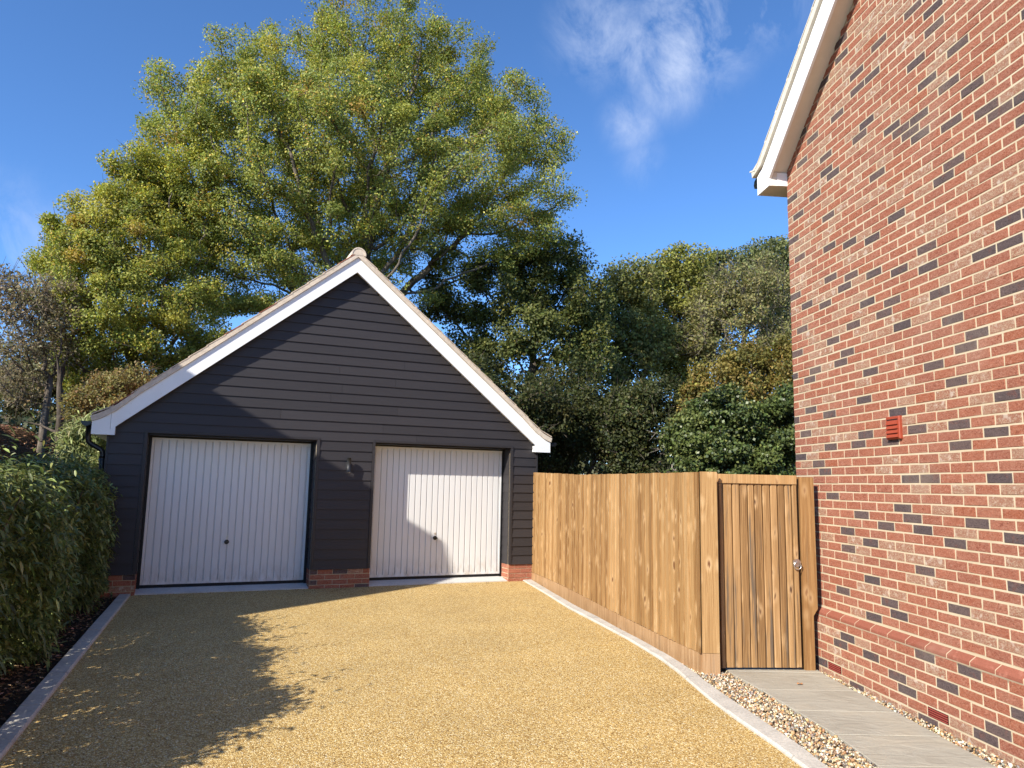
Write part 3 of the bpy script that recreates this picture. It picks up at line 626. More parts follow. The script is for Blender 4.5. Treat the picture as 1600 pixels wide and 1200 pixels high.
JV = []; JF = []; JM = []; JT = []
for q, (k, i, s0, s1, z0, cls) in enumerate(recs):
    L = s1 - s0; y = (0 if k >= -16 else -0.056) + random.uniform(-0.0015, 0.0008); z = z0 + random.uniform(-0.001, 0.001)
    if cls == 9:
        root = MB().box(s0, s1, -0.054, 0.0, z0, z0 + 0.065).build('air_brick', M_airdark, H)
        for j in range(4): MB().box(s0 + 0.008, s1 - 0.008, -0.062, -0.0535, z0 + 0.006 + j * 0.0155, z0 + 0.0125 + j * 0.0155).build('louvre', M_airbrick, root)
        continue
    if cls == 3:
        key = round(L, 3)
        if key not in _sq: _sq[key] = mesh_from('plinth_brick', *squint(L)); _sq[key].materials.append(BRICK[3])
        if q in single: obj('plinth_brick', _sq[key], None, hwall, (s0, random.uniform(-.001, .001), z0)); continue
        V, F = squint(L); V = [(a + s0, b, c + z0) for a, b, c in V]
    else:
        if q in single:
            o = obj('brick', get_brick(cls, L), None, hwall, (s0, y, z)); o.rotation_euler = (random.uniform(-.012, .012), random.uniform(-.006, .006), random.uniform(-.006, .006)); continue
        b = MB().box(s0, s1, y, y + 0.07, z, z + 0.065, 0.004); V = [(a + random.uniform(-.0015, .0015), c + random.uniform(-.001, .001), d + random.uniform(-.0015, .0015)) for a, c, d in b.V]; F = b.F
    b0 = len(JV); JV += V; JF += [tuple(e + b0 for e in f) for f in F]; JM += [cls] * len(F); JT += [random.random()] * len(V)
me = mesh_from('bricks', JV, JF)
for mt in BRICK: me.materials.append(mt)
me.polygons.foreach_set('material_index', JM); at = me.attributes.new('tint', 'FLOAT', 'POINT'); at.data.foreach_set('value', JT)
tag(obj('bricks', me, None, hwall), kind='stuff')

# verge: bargeboard, soffit, eaves box, tiles, gutter end
OB = -0.20; zb_ = lambda s: 4.860 + 0.785 * s; zs_ = lambda s: 4.945 + 0.785 * s; zt_ = lambda s: 5.150 + 0.785 * s
ap = SP / 2
b = MB().prism_xz([(0.012, zb_(0.012)), (ap, zb_(ap)), (ap, zt_(ap)), (0.03, zt_(0.03)), (-0.12, 5.06), (-0.272, 4.998), (-0.272, 4.79), (0.012, 4.79)], OB, OB + 0.025)
hb = b.build('bargeboard', M_white, H)
for s in np.arange(0.25, 3.6, 0.45): MB().prism_xz([(s + 0.006 * math.cos(t), zb_(s) + 0.15 + 0.006 * math.sin(t)) for t in np.linspace(0, 2 * math.pi, 7)[:-1]], OB - 0.002, OB + 0.001).build('pin_cap', M_soffit, hb)
MB().prism_xz([(SP + 0.27, zb_(-0.27)), (ap, zb_(ap)), (ap, zt_(ap)), (SP + 0.27, zt_(-0.27))], OB, OB + 0.025).build('bargeboard', M_white, H)
MB().prism_xz([(0.0, zs_(0)), (ap, zs_(ap)), (ap, zs_(ap) + 0.02), (0.0, zs_(0) + 0.02)], OB + 0.025, 0.01).build('verge_soffit', M_soffit, H)
MB().prism_xz([(SP, zs_(0)), (ap, zs_(ap)), (ap, zs_(ap) + 0.02), (SP, zs_(0) + 0.02)], OB + 0.025, 0.01).build('verge_soffit', M_soffit, H)
e = MB(); e.box(-0.27, 0.012, OB + 0.0255, 8.0, 4.79, 4.803); e.box(-0.272, -0.255, OB + 0.0255, 8.0, 4.804, 4.98); e.box(-0.003, 0.0115, OB + 0.0255, 0.0, 4.804, 4.94); e.build('eaves_box', M_soffit, H)
MB().box(0.012, 0.018, OB + 0.09, 0.0, 4.792, 4.93).build('eaves_box_side', M_white, H)
MB().prism_xz([(-0.33, 5.015), (-0.12, 5.068), (0.03, zt_(0.03) + 0.004), (ap, zt_(ap) + 0.004), (ap, zt_(ap) + 0.10), (0.0, zt_(0.0) + 0.10), (-0.14, 5.15), (-0.345, 5.09)], OB - 0.032, OB + 0.2).build('verge', M_cream2, H)
hr = MB().prism_xz([(-0.34, 5.02), (ap, zt_(ap) + 0.01), (SP + 0.34, 5.02), (SP + 0.34, 5.09), (ap, zt_(ap) + 0.09), (-0.34, 5.09)], OB + 0.2, 8.3).build('roof', M_tile, H)
big = MB()
for q in range(19):
    s_a = ap - 0.02 - q * 0.262; s_b = s_a - 0.29; za_, zb2 = zt_(s_a) + 0.096, zt_(s_b) + 0.112
    if s_b < -0.38: s_b = -0.38; zb2 = 5.10
    for c in range(24):
        ya = OB - 0.036 + c * 0.345; V = [(s_a, ya, za_), (s_b, ya, zb2), (s_b, ya + 0.34, zb2), (s_a, ya + 0.34, za_), (s_a, ya, za_ + 0.016), (s_b, ya, zb2 + 0.016), (s_b, ya + 0.34, zb2 + 0.016), (s_a, ya + 0.34, za_ + 0.016)]
        F = [f[::-1] for f in [(0, 1, 2, 3), (7, 6, 5, 4), (0, 4, 5, 1), (1, 5, 6, 2), (2, 6, 7, 3), (3, 7, 4, 0)]]
        if c == 0: MB().add(V, F).build('tile', M_cream2, hr)
        else: big.add(V, F)
tag(big.build('tiles', M_tile, hr), kind='stuff')
xg = -0.335; V = []; F = []; k = 9
g_ = MB(); g_.tube([(xg, OB + 0.03, 4.955), (xg, 8.1, 4.955)], 0.055, 12); g_.prism_xz([(xg + 0.06 * math.cos(t), 4.955 + 0.06 * math.sin(t)) for t in np.linspace(0, 2 * math.pi, 9)[:-1]], OB + 0.015, OB + 0.032); g_.build('gutter', M_black, H)
# vent cover
v0 = MB(); v0.box(1.565, 1.738, -0.026, 0.0, 2.006, 2.186, 0.006); vc = v0.build('vent_cover', M_terra, H)
MB().box(1.582, 1.721, -0.0275, -0.0255, 2.156, 2.164).build('slot', M_black, vc)
for j in range(4):
    z = 2.018 + j * 0.034; V = [(1.58, -0.040, z), (1.723, -0.040, z), (1.723, -0.027, z + 0.031), (1.58, -0.027, z + 0.031), (1.58, -0.024, z), (1.723, -0.024, z), (1.723, -0.024, z + 0.031), (1.58, -0.024, z + 0.031)]
    MB().add(V, [(0, 1, 2, 3), (4, 7, 6, 5), (0, 4, 5, 1), (1, 5, 6, 2), (2, 6, 7, 3), (3, 7, 4, 0)]).build('louvre', M_terra, vc)

# ------------------------------------------------------------------ neighbouring house beyond the hedge (out of frame; its shadow falls on the garage)
LS = 7.5
cx0, cy0 = gl(-0.08, 0.0); te = math.tan(R(SUN_EL))
NX, NY, NZ = cx0 - LS * math.sin(R(SUN_HEAD)), cy0 - LS * math.cos(R(SUN_HEAD)), 1.06 + LS * te      # eaves corner
NROT = math.atan2(-0.545, 0.839) ; NW, NL, OV = 4.4, 9.0, 0.3
nh = tag(empty('neighbouring_house', (NX, NY, 0), NROT), 'brick neighbouring house with hipped tiled roof beyond the hedge', 'house')
mb = MB(); mb.box(-NW + OV, -OV, -NL + OV, -OV, -0.2, NZ - 0.05); nw = mb.build('wall', plain('neighbour_brick', (0.33, 0.12, 0.08), 0.9, 0.1, 0.3, 12, 0.3), nh)
rh = NW / 2 * 0.42; V = [(-NW, -NL, NZ), (0, -NL, NZ), (0, 0, NZ), (-NW, 0, NZ), (-NW / 2, -NL + NW / 2, NZ + rh), (-NW / 2, -NW / 2, NZ + rh), (-NW, -NL, NZ - 0.14), (0, -NL, NZ - 0.14), (0, 0, NZ - 0.14), (-NW, 0, NZ - 0.14)]
MB().add(V, [(0, 1, 4), (1, 2, 5, 4), (2, 3, 5), (3, 0, 4, 5), (6, 9, 8, 7), (0, 6, 7, 1), (1, 7, 8, 2), (2, 8, 9, 3), (3, 9, 6, 0)]).build('roof', M_tile, nh)
M_glass = plain('dark_glass', (0.02, 0.025, 0.03), 0.08, 0.6)
for y in (-2.6, -6.2):
    for z in (0.9, 3.5):
        fr = MB().box(-OV - 0.02, -OV + 0.035, y - 1.1, y, z, z + 1.2).build('window', M_white, nh); MB().box(-OV + 0.036, -OV + 0.041, y - 1.03, y - 0.07, z + 0.07, z + 1.13).build('pane', M_glass, fr)

# ------------------------------------------------------------------ curved close-boarded fence
fy = np.array([12.724, 11.5, 10.308, 9.4, 8.702, 8.0, 7.4, 6.80]); fxx = np.array([0.395, 0.70, 0.985, 1.165, 1.295, 1.44, 1.58, 1.743])
cf = np.polyfit(fy, fxx, 3); fpath = lambda y: float(np.polyval(cf, y))
yy = np.linspace(12.74, 6.80, 400); xx = np.polyval(cf, yy); L = np.r_[0, np.cumsum(np.hypot(np.diff(xx), np.diff(yy)))]
FE = tag(empty('timber_fence', (xx[0], yy[0], 0)), 'golden brown curved featheredge fence between garage and gate', 'fence'); FO = Vector((xx[0], yy[0], 0))
nb = int(round(L[-1] / 0.1)); ztop = lambda y: float(np.interp(y, [6.8, 8.7, 10.3, 12.72], [1.737, 1.737, 1.745, 1.805]))
for i in range(nb):
    t0 = L[-1] * i / nb; t1 = t0 + 0.122
    p0 = np.array([np.interp(t0, L, xx), np.interp(t0, L, yy)]); p1 = np.array([np.interp(min(t1, L[-1]), L, xx), np.interp(min(t1, L[-1]), L, yy)])
    if t1 > L[-1]: d_ = (p1 - p0) / np.linalg.norm(p1 - p0); p1 = p0 + d_ * 0.11
    d = p1 - p0; w = np.linalg.norm(d); ang = math.atan2(d[1], d[0])
    zt = ztop(p0[1]) + random.uniform(-0.004, 0.004); zb = 0.137 + random.uniform(-0.003, 0.003); h = zt - zb
    # local x along the run, -y faces the drive (right-hand side of the run)
    ta, tb = -0.006, -0.024          # thick edge laps over the thin edge of the next board
    tilt = random.uniform(-0.003, 0.003); tb += random.uniform(-0.005, 0.004)
    V = [(0, ta, 0), (w, tb, 0), (w, tb + tilt, h), (0, ta + tilt, h), (0, 0.003, 0), (w, -0.006, 0), (w, -0.006, h), (0, 0.003, h)]
    MB().add(V, [(0, 1, 2, 3), (4, 7, 6, 5), (0, 4, 5, 1), (1, 5, 6, 2), (2, 6, 7, 3), (3, 7, 4, 0)]).build('fence_board', M_fence, FE, loc=(p0[0] - FO.x, p0[1] - FO.y, zb), rotz=ang)
for a, b in ((0, 0.34), (0.34, 0.67), (0.67, 1.0)):
    ts = np.linspace(a * L[-1], b * L[-1] - 0.004, 7); V = []; F = []
    for t in ts:
        x = np.interp(t, L, xx); y = np.interp(t, L, yy); x2 = np.interp(t + 0.01, L, xx); y2 = np.interp(t + 0.01, L, yy); dd = np.array([x2 - x, y2 - y]); dd = dd / (np.linalg.norm(dd) + 1e-9) if np.linalg.norm(dd) > 1e-6 else np.array([0.25, -0.97]); nn = np.array([dd[1], -dd[0]])
        for off, z in ((0.020, -0.10), (0.020, 0.134), (-0.012, 0.134), (-0.012, -0.10)): V.append((x + nn[0] * off - FO.x, y + nn[1] * off - FO.y, z))
    for q in range(len(ts) - 1):
        for e_ in range(4): F.append((q * 4 + e_, q * 4 + (e_ + 1) % 4, q * 4 + 4 + (e_ + 1) % 4, q * 4 + 4 + e_))
    F += [(3, 2, 1, 0), tuple(4 * (len(ts) - 1) + e_ for e_ in range(4))]
    MB().add(V, F).build('gravel_board', M_gravelboard, FE)
ex, ey = 1.745, 6.782
MB().box(0, 0.152, 0, 0.024, 0.137, 1.742).build('end_board', M_fence, FE, loc=(ex - FO.x, ey - FO.y, 0), rotz=-0.02)
MB().box(0, 0.152, 0, 0.030, -0.10, 0.134).build('gravel_board_end', M_gravelboard, FE, loc=(ex - FO.x, ey - FO.y - 0.004, 0), rotz=-0.02)
MB().box(0.012, 0.118, 0.027, 0.127, -0.1, 1.70).build('corner_post', M_post, FE, loc=(ex - FO.x, ey - FO.y, 0), rotz=-0.02)
for z in (0.35, 0.95, 1.5):
    V = []; F = []
    for q, t in enumerate(np.linspace(0, L[-1] - 0.1, 12)):
        x = np.interp(t, L, xx); y = np.interp(t, L, yy)
        for off, dz in ((0.02, 0), (0.02, 0.08), (0.07, 0.08), (0.07, 0)): V.append((x + off - FO.x, y + off * 0.25 - FO.y, z + dz))
    for q in range(11):
        for e_ in range(4): F.append((q * 4 + e_, q * 4 + (e_ + 1) % 4, q * 4 + 4 + (e_ + 1) % 4, q * 4 + 4 + e_))
    MB().add(V, F).build('rail', M_post, FE)

# gate: local x to the right, -y toward the camera
GTX, GTY = 1.94, 6.90
GT = tag(empty('timber_gate', (GTX, GTY, 0), 0.07), 'boarded side gate with dark stains and ring latch beside brick house', 'gate')
edges = [0.035, 0.128, 0.200, 0.277, 0.341, 0.418, 0.493, 0.563, 0.631, 0.697]
for a, b in zip(edges[:-1], edges[1:]):
    zb = -0.005; h = 1.645 - zb; w = b - a - 0.0055; c = 0.008
    V = [(c, -0.018, 0), (w - c, -0.018, 0), (w - c, -0.018, h), (c, -0.018, h), (0, -0.010, 0), (w, -0.010, 0), (w, -0.010, h), (0, -0.010, h), (0, 0.004, 0), (w, 0.004, 0), (w, 0.004, h), (0, 0.004, h)]
    MB().add(V, [(0, 1, 2, 3), (4, 0, 3, 7), (1, 5, 6, 2), (5, 9, 10, 6), (8, 4, 7, 11), (3, 2, 6, 10, 11, 7), (0, 4, 8, 9, 5, 1), (8, 11, 10, 9)]).build('gate_board', M_gate, GT, loc=(a + 0.00275, random.uniform(-0.002, 0.002), zb))
MB().box(0.0, 0.745, -0.034, 0.02, 1.640, 1.726, 0.004).build('head_rail', M_post, GT)
MB().box(0.0, 0.032, -0.030, 0.02, -0.01, 1.638, 0.004).build('hanging_stile', M_gate, GT)
MB().box(0.70, 0.745, -0.030, 0.02, -0.005, 1.638, 0.008).build('closing_stile', M_gate, GT)
MB().box(0.035, 0.70, 0.005, 0.012, -0.005, 1.638).build('dark_gap_sheet', M_steel_black, GT)  # black sheet added behind the boards so their grooves look shaded
for z in (0.2, 0.85, 1.45): MB().box(0.03, 0.70, 0.013, 0.05, z, z + 0.1).build('ledge_rail', M_gate, GT)
lat = MB(); zz = 0.90; lx = 0.722
lat.tube([(lx, -0.031, zz + 0.025), (lx, -0.037, zz + 0.025)], 0.036, 18); ring = [(lx + 0.033 * math.sin(t), -0.046, zz + 0.0 + 0.033 * math.cos(t)) for t in np.linspace(0, 2 * math.pi, 25)]
lat.tube(ring, 0.0055, 8, False); lat.tube([(lx, -0.036, zz + 0.03), (lx, -0.052, zz + 0.03)], 0.010, 10); lat.build('ring_latch', M_metal, GT)
# posts each side
pl_ = tag(MB().box(0, 0.055, -0.02, 0.09, -0.1, 1.735, 0.003).build('gate_post', M_gravelboard, None, loc=(1.885, 6.925, 0), rotz=0.0), 'dark slim gate post in shade behind fence end board', 'post')
pr = MB().prism_xz([(0, -0.1), (0.094, -0.1), (0.094, 0.452), (0.135, 0.515), (0.135, 1.712), (0, 1.712)], -0.02, 0.075).build('gate_post', M_post, None, loc=(2.715, 6.955, 0), rotz=0.05)
tag(pr, 'pale square gate post notched over the brick plinth of the house', 'post')

# ------------------------------------------------------------------ loose stuff: pebbles, litter
def scatter_mesh(name, base_V, base_F, pos, rot, scl, cols):
    """copies of a small mesh joined into one; rot (n,3,3), scl (n,3)"""
    n = len(pos); bV = np.asarray(base_V, float); bF = np.asarray(base_F, int)
    V = np.einsum('nij,nkj->nki', rot, bV[None] * scl[:, None, :]) + pos[:, None, :]
    F = bF[None] + (np.arange(n) * len(bV))[:, None, None]
    return fast_mesh(name, V.reshape(-1, 3), F.reshape(-1, bF.shape[1]), smooth=False, col=np.repeat(cols, len(bV), axis=0))
def rand_rot(n, up=0.0):
    q = rng.normal(size=(n, 4)); q /= np.linalg.norm(q, axis=1)[:, None]; w, x, y, z = q.T
    return np.stack([np.stack([1 - 2 * (y * y + z * z), 2 * (x * y - z * w), 2 * (x * z + y * w)], -1), np.stack([2 * (x * y + z * w), 1 - 2 * (x * x + z * z), 2 * (y * z - x * w)], -1), np.stack([2 * (x * z - y * w), 2 * (y * z + x * w), 1 - 2 * (x * x + y * y)], -1)], 1)
def pal(cols, w, n, jit=0.15):
    c = np.array(cols)[rng.choice(len(cols), n, p=np.array(w) / sum(w))]; return np.clip(c * (1 + rng.normal(0, jit, (n, 1))) * (1 + rng.normal(0, jit * 0.3, (n, 3))), 0.005, 0.95)
t_ = (1 + 5 ** 0.5) / 2
ICO_V = np.array([(-1, t_, 0), (1, t_, 0), (-1, -t_, 0), (1, -t_, 0), (0, -1, t_), (0, 1, t_), (0, -1, -t_), (0, 1, -t_), (t_, 0, -1), (t_, 0, 1), (-t_, 0, -1), (-t_, 0, 1)]) / math.hypot(1, t_)
ICO_F = [(0, 11, 5), (0, 5, 1), (0, 1, 7), (0, 7, 10), (0, 10, 11), (1, 5, 9), (5, 11, 4), (11, 10, 2), (10, 7, 6), (7, 1, 8), (3, 9, 4), (3, 4, 2), (3, 2, 6), (3, 6, 8), (3, 8, 9), (4, 9, 5), (2, 4, 11), (6, 2, 10), (8, 6, 7), (9, 8, 1)]
N = 15000
py_ = rng.uniform(2.6, 8.2, N * 3); inner = np.interp(py_, [q[1] for q in KR_OUT][::-1], [q[0] for q in KR_OUT][::-1])
left_lim = np.interp(py_, [4.6, 5.17, 5.71, 6.28, 6.87, 6.9, 8.2], [2.225, 2.215, 2.145, 2.075, 1.98, 1.88, 1.5]); u = rng.uniform(0, 1, N * 3)
w_ = left_lim - inner; keep = (rng.uniform(0, 0.36, N * 3) < w_); px_ = inner + u * w_
hxw = HX + 0.1009 * (HY - py_) / 0.995 - 0.058; rlim = np.interp(py_, [4.67, 5.73, 6.33, 6.9], [2.960, 2.910, 2.865, 2.843]); u2 = rng.uniform(0, 1, N * 3)
w2 = hxw - rlim; keep2 = (rng.uniform(0, 0.36, N * 3) < w2) & (py_ < 6.93); px2 = rlim + u2 * w2
A = np.stack([px_[keep], py_[keep]], 1); B = np.stack([px2[keep2], py_[keep2]], 1); A = A[:int(N * 0.9)]; B = B[:4200]
pp = np.r_[A, B]; n = len(pp); sz = rng.gamma(7, 0.00085, n) + 0.0028
pos = np.c_[pp, ZP - 0.030 + rng.uniform(0, 0.026, n)]; scl = sz[:, None] * np.stack([rng.uniform(0.8, 1.35, n), rng.uniform(0.7, 1.1, n), rng.uniform(0.5, 0.85, n)], 1)
cols = pal([(0.52, 0.44, 0.30), (0.68, 0.62, 0.50), (0.40, 0.28, 0.15), (0.33, 0.18, 0.085), (0.19, 0.125, 0.075), (0.25, 0.23, 0.20), (0.08, 0.068, 0.058), (0.46, 0.28, 0.12)], [20, 9, 18, 11, 14, 12, 8, 6], n)
bz = ICO_V * (1 + rng.uniform(-0.16, 0.16, (12, 1)))
pm = scatter_mesh('pebbles', bz, ICO_F, pos, rand_rot(n), scl, cols); tag(obj('pebbles', pm, M_pebble), kind='stuff')
# dry leaves in the bed, a few on the drive by the doors
LEAFV = np.array([(0, 0, 0), (0.5, 0.28, 0.10), (1.0, 0, 0.04), (0.5, -0.28, 0.12)]); LEAFF = [(0, 3, 2, 1)]
n = 2600; t = rng.uniform(0, 1, n); yb = 10.3 - t * 9.0; xb = np.interp(yb, [-0.84, 4.344, 10.36], [-0.96, -2.97, -5.31]) - rng.gamma(2.0, 0.16, n)
pos = np.c_[xb, yb, rng.uniform(-0.015, 0.012, n)]; rz = rand_rot(n); flat = rz.copy(); flat[:, 2, :2] *= 0.35
cols = pal([(0.18, 0.10, 0.06), (0.30, 0.17, 0.09), (0.09, 0.058, 0.04), (0.45, 0.29, 0.17)], [5, 4, 4, 2], n, 0.3)
tag(obj('dry_leaves', scatter_mesh('dry_leaves', LEAFV, LEAFF, pos, flat, np.repeat(rng.uniform(0.025, 0.065, (n, 1)), 3, 1), cols), M_litter), kind='stuff')
n = 1100; XL = rng.uniform(-4.1, 1.9, n); nn = -rng.gamma(1.4, 0.28, n) - 0.01; gp = np.array([gl(a, b) for a, b in zip(XL, nn)]); far = rng.uniform(0, 1, n) < 0.5
gp[far] = np.c_[np.minimum(rng.uniform(-4.8, 1.4, far.sum()), rng.uniform(-4.8, 1.4, far.sum())), rng.uniform(4.2, 11, far.sum())]
rr = rand_rot(n); rr[:, 2, :2] *= 0.4; scl = rng.uniform(0.008, 0.03, (n, 1)); scl[far] *= 0.7
ok = gp[:, 0] > np.interp(gp[:, 1], [-0.84, 4.344, 10.36], [-0.80, -2.81, -5.15]); gp, rr, scl = gp[ok], rr[ok], scl[ok]; n = len(gp)
tag(obj('leaf_scraps', scatter_mesh('leaf_scraps', LEAFV, LEAFF, np.c_[gp, np.full(n, 0.006)], rr, np.repeat(scl, 3, 1), pal([(0.10, 0.05, 0.025), (0.2, 0.1, 0.05), (0.05, 0.03, 0.02)], [2, 1, 2], n, 0.3)), M_litter), kind='stuff')
fl = MB().add([(0, 0, 0.004), (0.02, 0.014, 0.014), (0.05, 0.012, 0.006), (0.065, 0.0, 0.012), (0.045, -0.016, 0.003), (0.018, -0.015, 0.012)], [(0, 5, 1), (5, 4, 2, 1), (4, 3, 2)]).build('fallen_leaf', plain('brown_leaf', (0.36, 0.17, 0.07), 0.8, 0.1), None, loc=(2.44, 6.43, ZP + 0.003), rotz=0.4)
tag(fl, 'small curled brown leaf lying on the first paving slab by the gate', 'leaf')

# ------------------------------------------------------------------ vegetation
def leaves_mesh(name, P, size, cols, nrm_up=0.5, droop=0.0, aspect=0.55, direc=None, nb=None):
    """one folded four-point leaf at each row of P"""
    n = len(P)
    ax = rng.normal(size=(n, 3)) if direc is None else direc + rng.normal(0, 0.35, (n, 3)); ax[:, 2] -= droop; ax /= np.linalg.norm(ax, axis=1)[:, None]
    nr = rng.normal(size=(n, 3)); nr[:, 2] = np.abs(nr[:, 2]) + nrm_up
    if nb is not None: nr = rng.normal(0, 0.62, (n, 3)) + nb
    nr = nr; nr -= ax * np.sum(nr * ax, 1)[:, None]; nr /= np.linalg.norm(nr, axis=1)[:, None] + 1e-9
    sd = np.cross(nr, ax); s = (size * rng.uniform(0.65, 1.25, n))[:, None]
    V = np.stack([P, P + ax * s * 0.5 + sd * s * aspect * 0.5 + nr * s * 0.10, P + ax * s, P + ax * s * 0.5 - sd * s * aspect * 0.5 + nr * s * 0.10], 1)
    F = np.arange(n * 4).reshape(n, 4)
    return fast_mesh(name, V.reshape(-1, 3), F, smooth=False, col=np.repeat(cols, 4, axis=0))
def grow(base, lobes, n_att, step, kill, start_z, seed, lean=(0, 0), shell=0.55):
    r = np.random.default_rng(seed); L = np.array(lobes, float); w = L[:, 3] ** 2.3; w /= w.sum()
    idx = r.choice(len(L), n_att, p=w); d = r.normal(size=(n_att, 3)); d /= np.linalg.norm(d, axis=1)[:, None]
    A = L[idx, :3] + d * (L[idx, 3] * r.uniform(0, 1, n_att) ** shell)[:, None]
    nodes = [np.array(base, float)]; par = [-1]
    h = start_z - base[2]; k = max(2, int(h / step)); w_ = r.normal(0, 0.06, (k, 2))
    tgt = A.mean(0)
    for q in range(k):
        p = nodes[-1] + np.array([w_[q, 0] * step + lean[0] * step, w_[q, 1] * step + lean[1] * step, step]); nodes.append(p); par.append(len(nodes) - 2)
    nodes = np.array(nodes); best = np.full(n_att, 1e9); bi = np.zeros(n_att, int)
    def upd(new, off):
        dd = np.linalg.norm(A[:, None] - new[None], axis=2); j = dd.argmin(1); v = dd[np.arange(len(A)), j]; m_ = v < best; best[m_] = v[m_]; bi[m_] = j[m_] + off
    upd(nodes, 0)
    for it in range(160):
        act = best > kill
        if act.sum() < n_att * 0.01: break
        v = A[act] - nodes[bi[act]]; v /= np.linalg.norm(v, axis=1)[:, None] + 1e-9
        S = np.zeros_like(nodes); np.add.at(S, bi[act], v); c = np.linalg.norm(S, axis=1); src = np.where(c > 1e-3)[0]
        dirn = S[src] / c[src][:, None] + r.normal(0, 0.22, (len(src), 3)); dirn /= np.linalg.norm(dirn, axis=1)[:, None]
        new = nodes[src] + dirn * step
        off = len(nodes); nodes = np.r_[nodes, new]; par += list(src); upd(new, off)
        if len(nodes) > 9000: break
    return nodes, np.array(par)
def wood_mesh(name, nodes, par, r_tip, r_trunk, twigs=0, seed=1, twig_len=0.6):
    n = len(nodes); cnt = np.zeros(n); 
    ch = np.bincount(par[1:], minlength=n); area = np.where(ch == 0, 1.0, 0.0)
    for i in range(n - 1, 0, -1): area[par[i]] += area[i]
    rad = r_tip * area ** 0.48; 
    if rad[0] > 0: rad *= 1 + (r_trunk / rad[0] - 1) * (area / area[0]) ** 0.5
    i = np.arange(1, n); p = par[1:]; a = nodes[p]; b = nodes[i]; d = b - a; ln = np.linalg.norm(d, axis=1); d /= ln[:, None] + 1e-9
    r0 = np.minimum(rad[p], rad[i] * 1.35); r1 = rad[i]
    k = 6
    def tubes(a, b, r0, r1, d, k):
        ref = np.tile(np.array([0.31, 0.22, 0.05]), (len(a), 1)); ref[np.abs(d[:, 2]) < 0.5] = (0.05, 0.1, 1.0); u = np.cross(d, ref); u /= np.linalg.norm(u, axis=1)[:, None] + 1e-9; v = np.cross(d, u)
        t = np.arange(k) * 2 * math.pi / k; c, s_ = np.cos(t), np.sin(t); ringd = u[:, None] * c[None, :, None] + v[:, None] * s_[None, :, None]
        V = np.concatenate([a[:, None] + ringd * r0[:, None, None], (b + d * r1[:, None] * 0.4)[:, None] + ringd * r1[:, None, None]], 1)
        base = (np.arange(len(a)) * 2 * k)[:, None]; j = np.arange(k); F = np.stack([base + j, base + (j + 1) % k, base + k + (j + 1) % k, base + k + j], -1)
        return V.reshape(-1, 3), F.reshape(-1, 4)
    thick = r1 > 0.035
    V1, F1 = tubes(a[thick], b[thick], r0[thick], r1[thick], d[thick], 8); V2, F2 = tubes(a[~thick], b[~thick], r0[~thick], r1[~thick], d[~thick], 4)
    Vs = [V1, V2]; Fs = [F1, F2 + len(V1)]; off = len(V1) + len(V2)
    if twigs:
        r = np.random.default_rng(seed); tn = np.where(area <= 3)[0]; src = np.repeat(tn, twigs); m_ = len(src)
        dr = r.normal(size=(m_, 3)); pd = np.zeros((n, 3)); pd[1:] = d; dr += pd[src] * 1.2; dr /= np.linalg.norm(dr, axis=1)[:, None]; le = twig_len * r.uniform(0.4, 1.2, m_)
        V3, F3 = tubes(nodes[src], nodes[src] + dr * le[:, None], np.full(m_, r_tip * 0.8), np.full(m_, r_tip * 0.3), dr, 3); Vs.append(V3); Fs.append(F3 + off)
    return fast_mesh(name, np.concatenate(Vs), np.concatenate(Fs), smooth=True), area
def tree(name, label, cat, base, lobes, n_att, step, kill, start_z, leaves, leaf_size, spread, palette, weights, r_trunk, bark, group=None, seed=1, twigs=0, r_tip=0.012, twig_len=0.6, lean=(0, 0), leafmat=None, jit=0.2, droop=0.15, aspect=0.6, clump=1.0, part=('trunk', 'crown'), shell=0.55, clump_area=3):
    global rng
    rng = np.random.default_rng(seed)
    nodes, par = grow(base, lobes, n_att, step, kill, start_z, seed, lean, shell)
    bz = Vector(base); T = tag(empty(name, base), label, cat, group)
    loc = nodes - np.array(base)
    me, area = wood_mesh(part[0], loc, par, r_tip, r_trunk, twigs, seed, twig_len); obj(part[0], me, bark, T)
    if leaves:
        tw = np.where(area <= clump_area)[0]; tw = tw[tw > 3]
        wt_ = rng.gamma(2.2, 1.0, len(tw)); pick_ = rng.choice(len(tw), leaves, p=wt_ / wt_.sum()); src = tw[pick_]
        cr = spread * rng.uniform(0.7, 1.35, len(tw))
        q = rng.normal(size=(leaves, 3)); q /= np.linalg.norm(q, axis=1)[:, None]; q *= (rng.uniform(0, 1, leaves) ** 0.42)[:, None]
        P = loc[src] + q * cr[pick_][:, None] * np.array([1.1, 1.1, 0.72]) + np.array([0, 0, 0.15 * spread])
        out = loc[src] - loc.mean(0); out /= np.linalg.norm(out, axis=1)[:, None] + 1e-9
        nb = 0.6 * q + 0.6 * out + np.array([0, 0, 0.5])
        c = pal(palette, weights, leaves, jit); tone = 1 + rng.normal(0, 0.14, len(tw)); c *= np.clip(tone[pick_], 0.65, 1.45)[:, None]
        turn = rng.uniform(0, 1, len(tw)); hue = np.array(palette)[rng.choice(len(palette), len(tw), p=np.array(weights) / sum(weights))]; mk = (turn < 0.5)[pick_]; c[mk] = 0.45 * c[mk] + 0.55 * hue[pick_][mk]
        obj(part[1], leaves_mesh(part[1], P, leaf_size, np.clip(c, 0.004, 0.9), 0.6, droop, aspect, nb=nb), leafmat or M_leaf, T)
    return T
OAK_P = [(0.24, 0.275, 0.065), (0.35, 0.36, 0.075), (0.47, 0.43, 0.09), (0.155, 0.20, 0.052), (0.55, 0.43, 0.09), (0.48, 0.27, 0.075)]
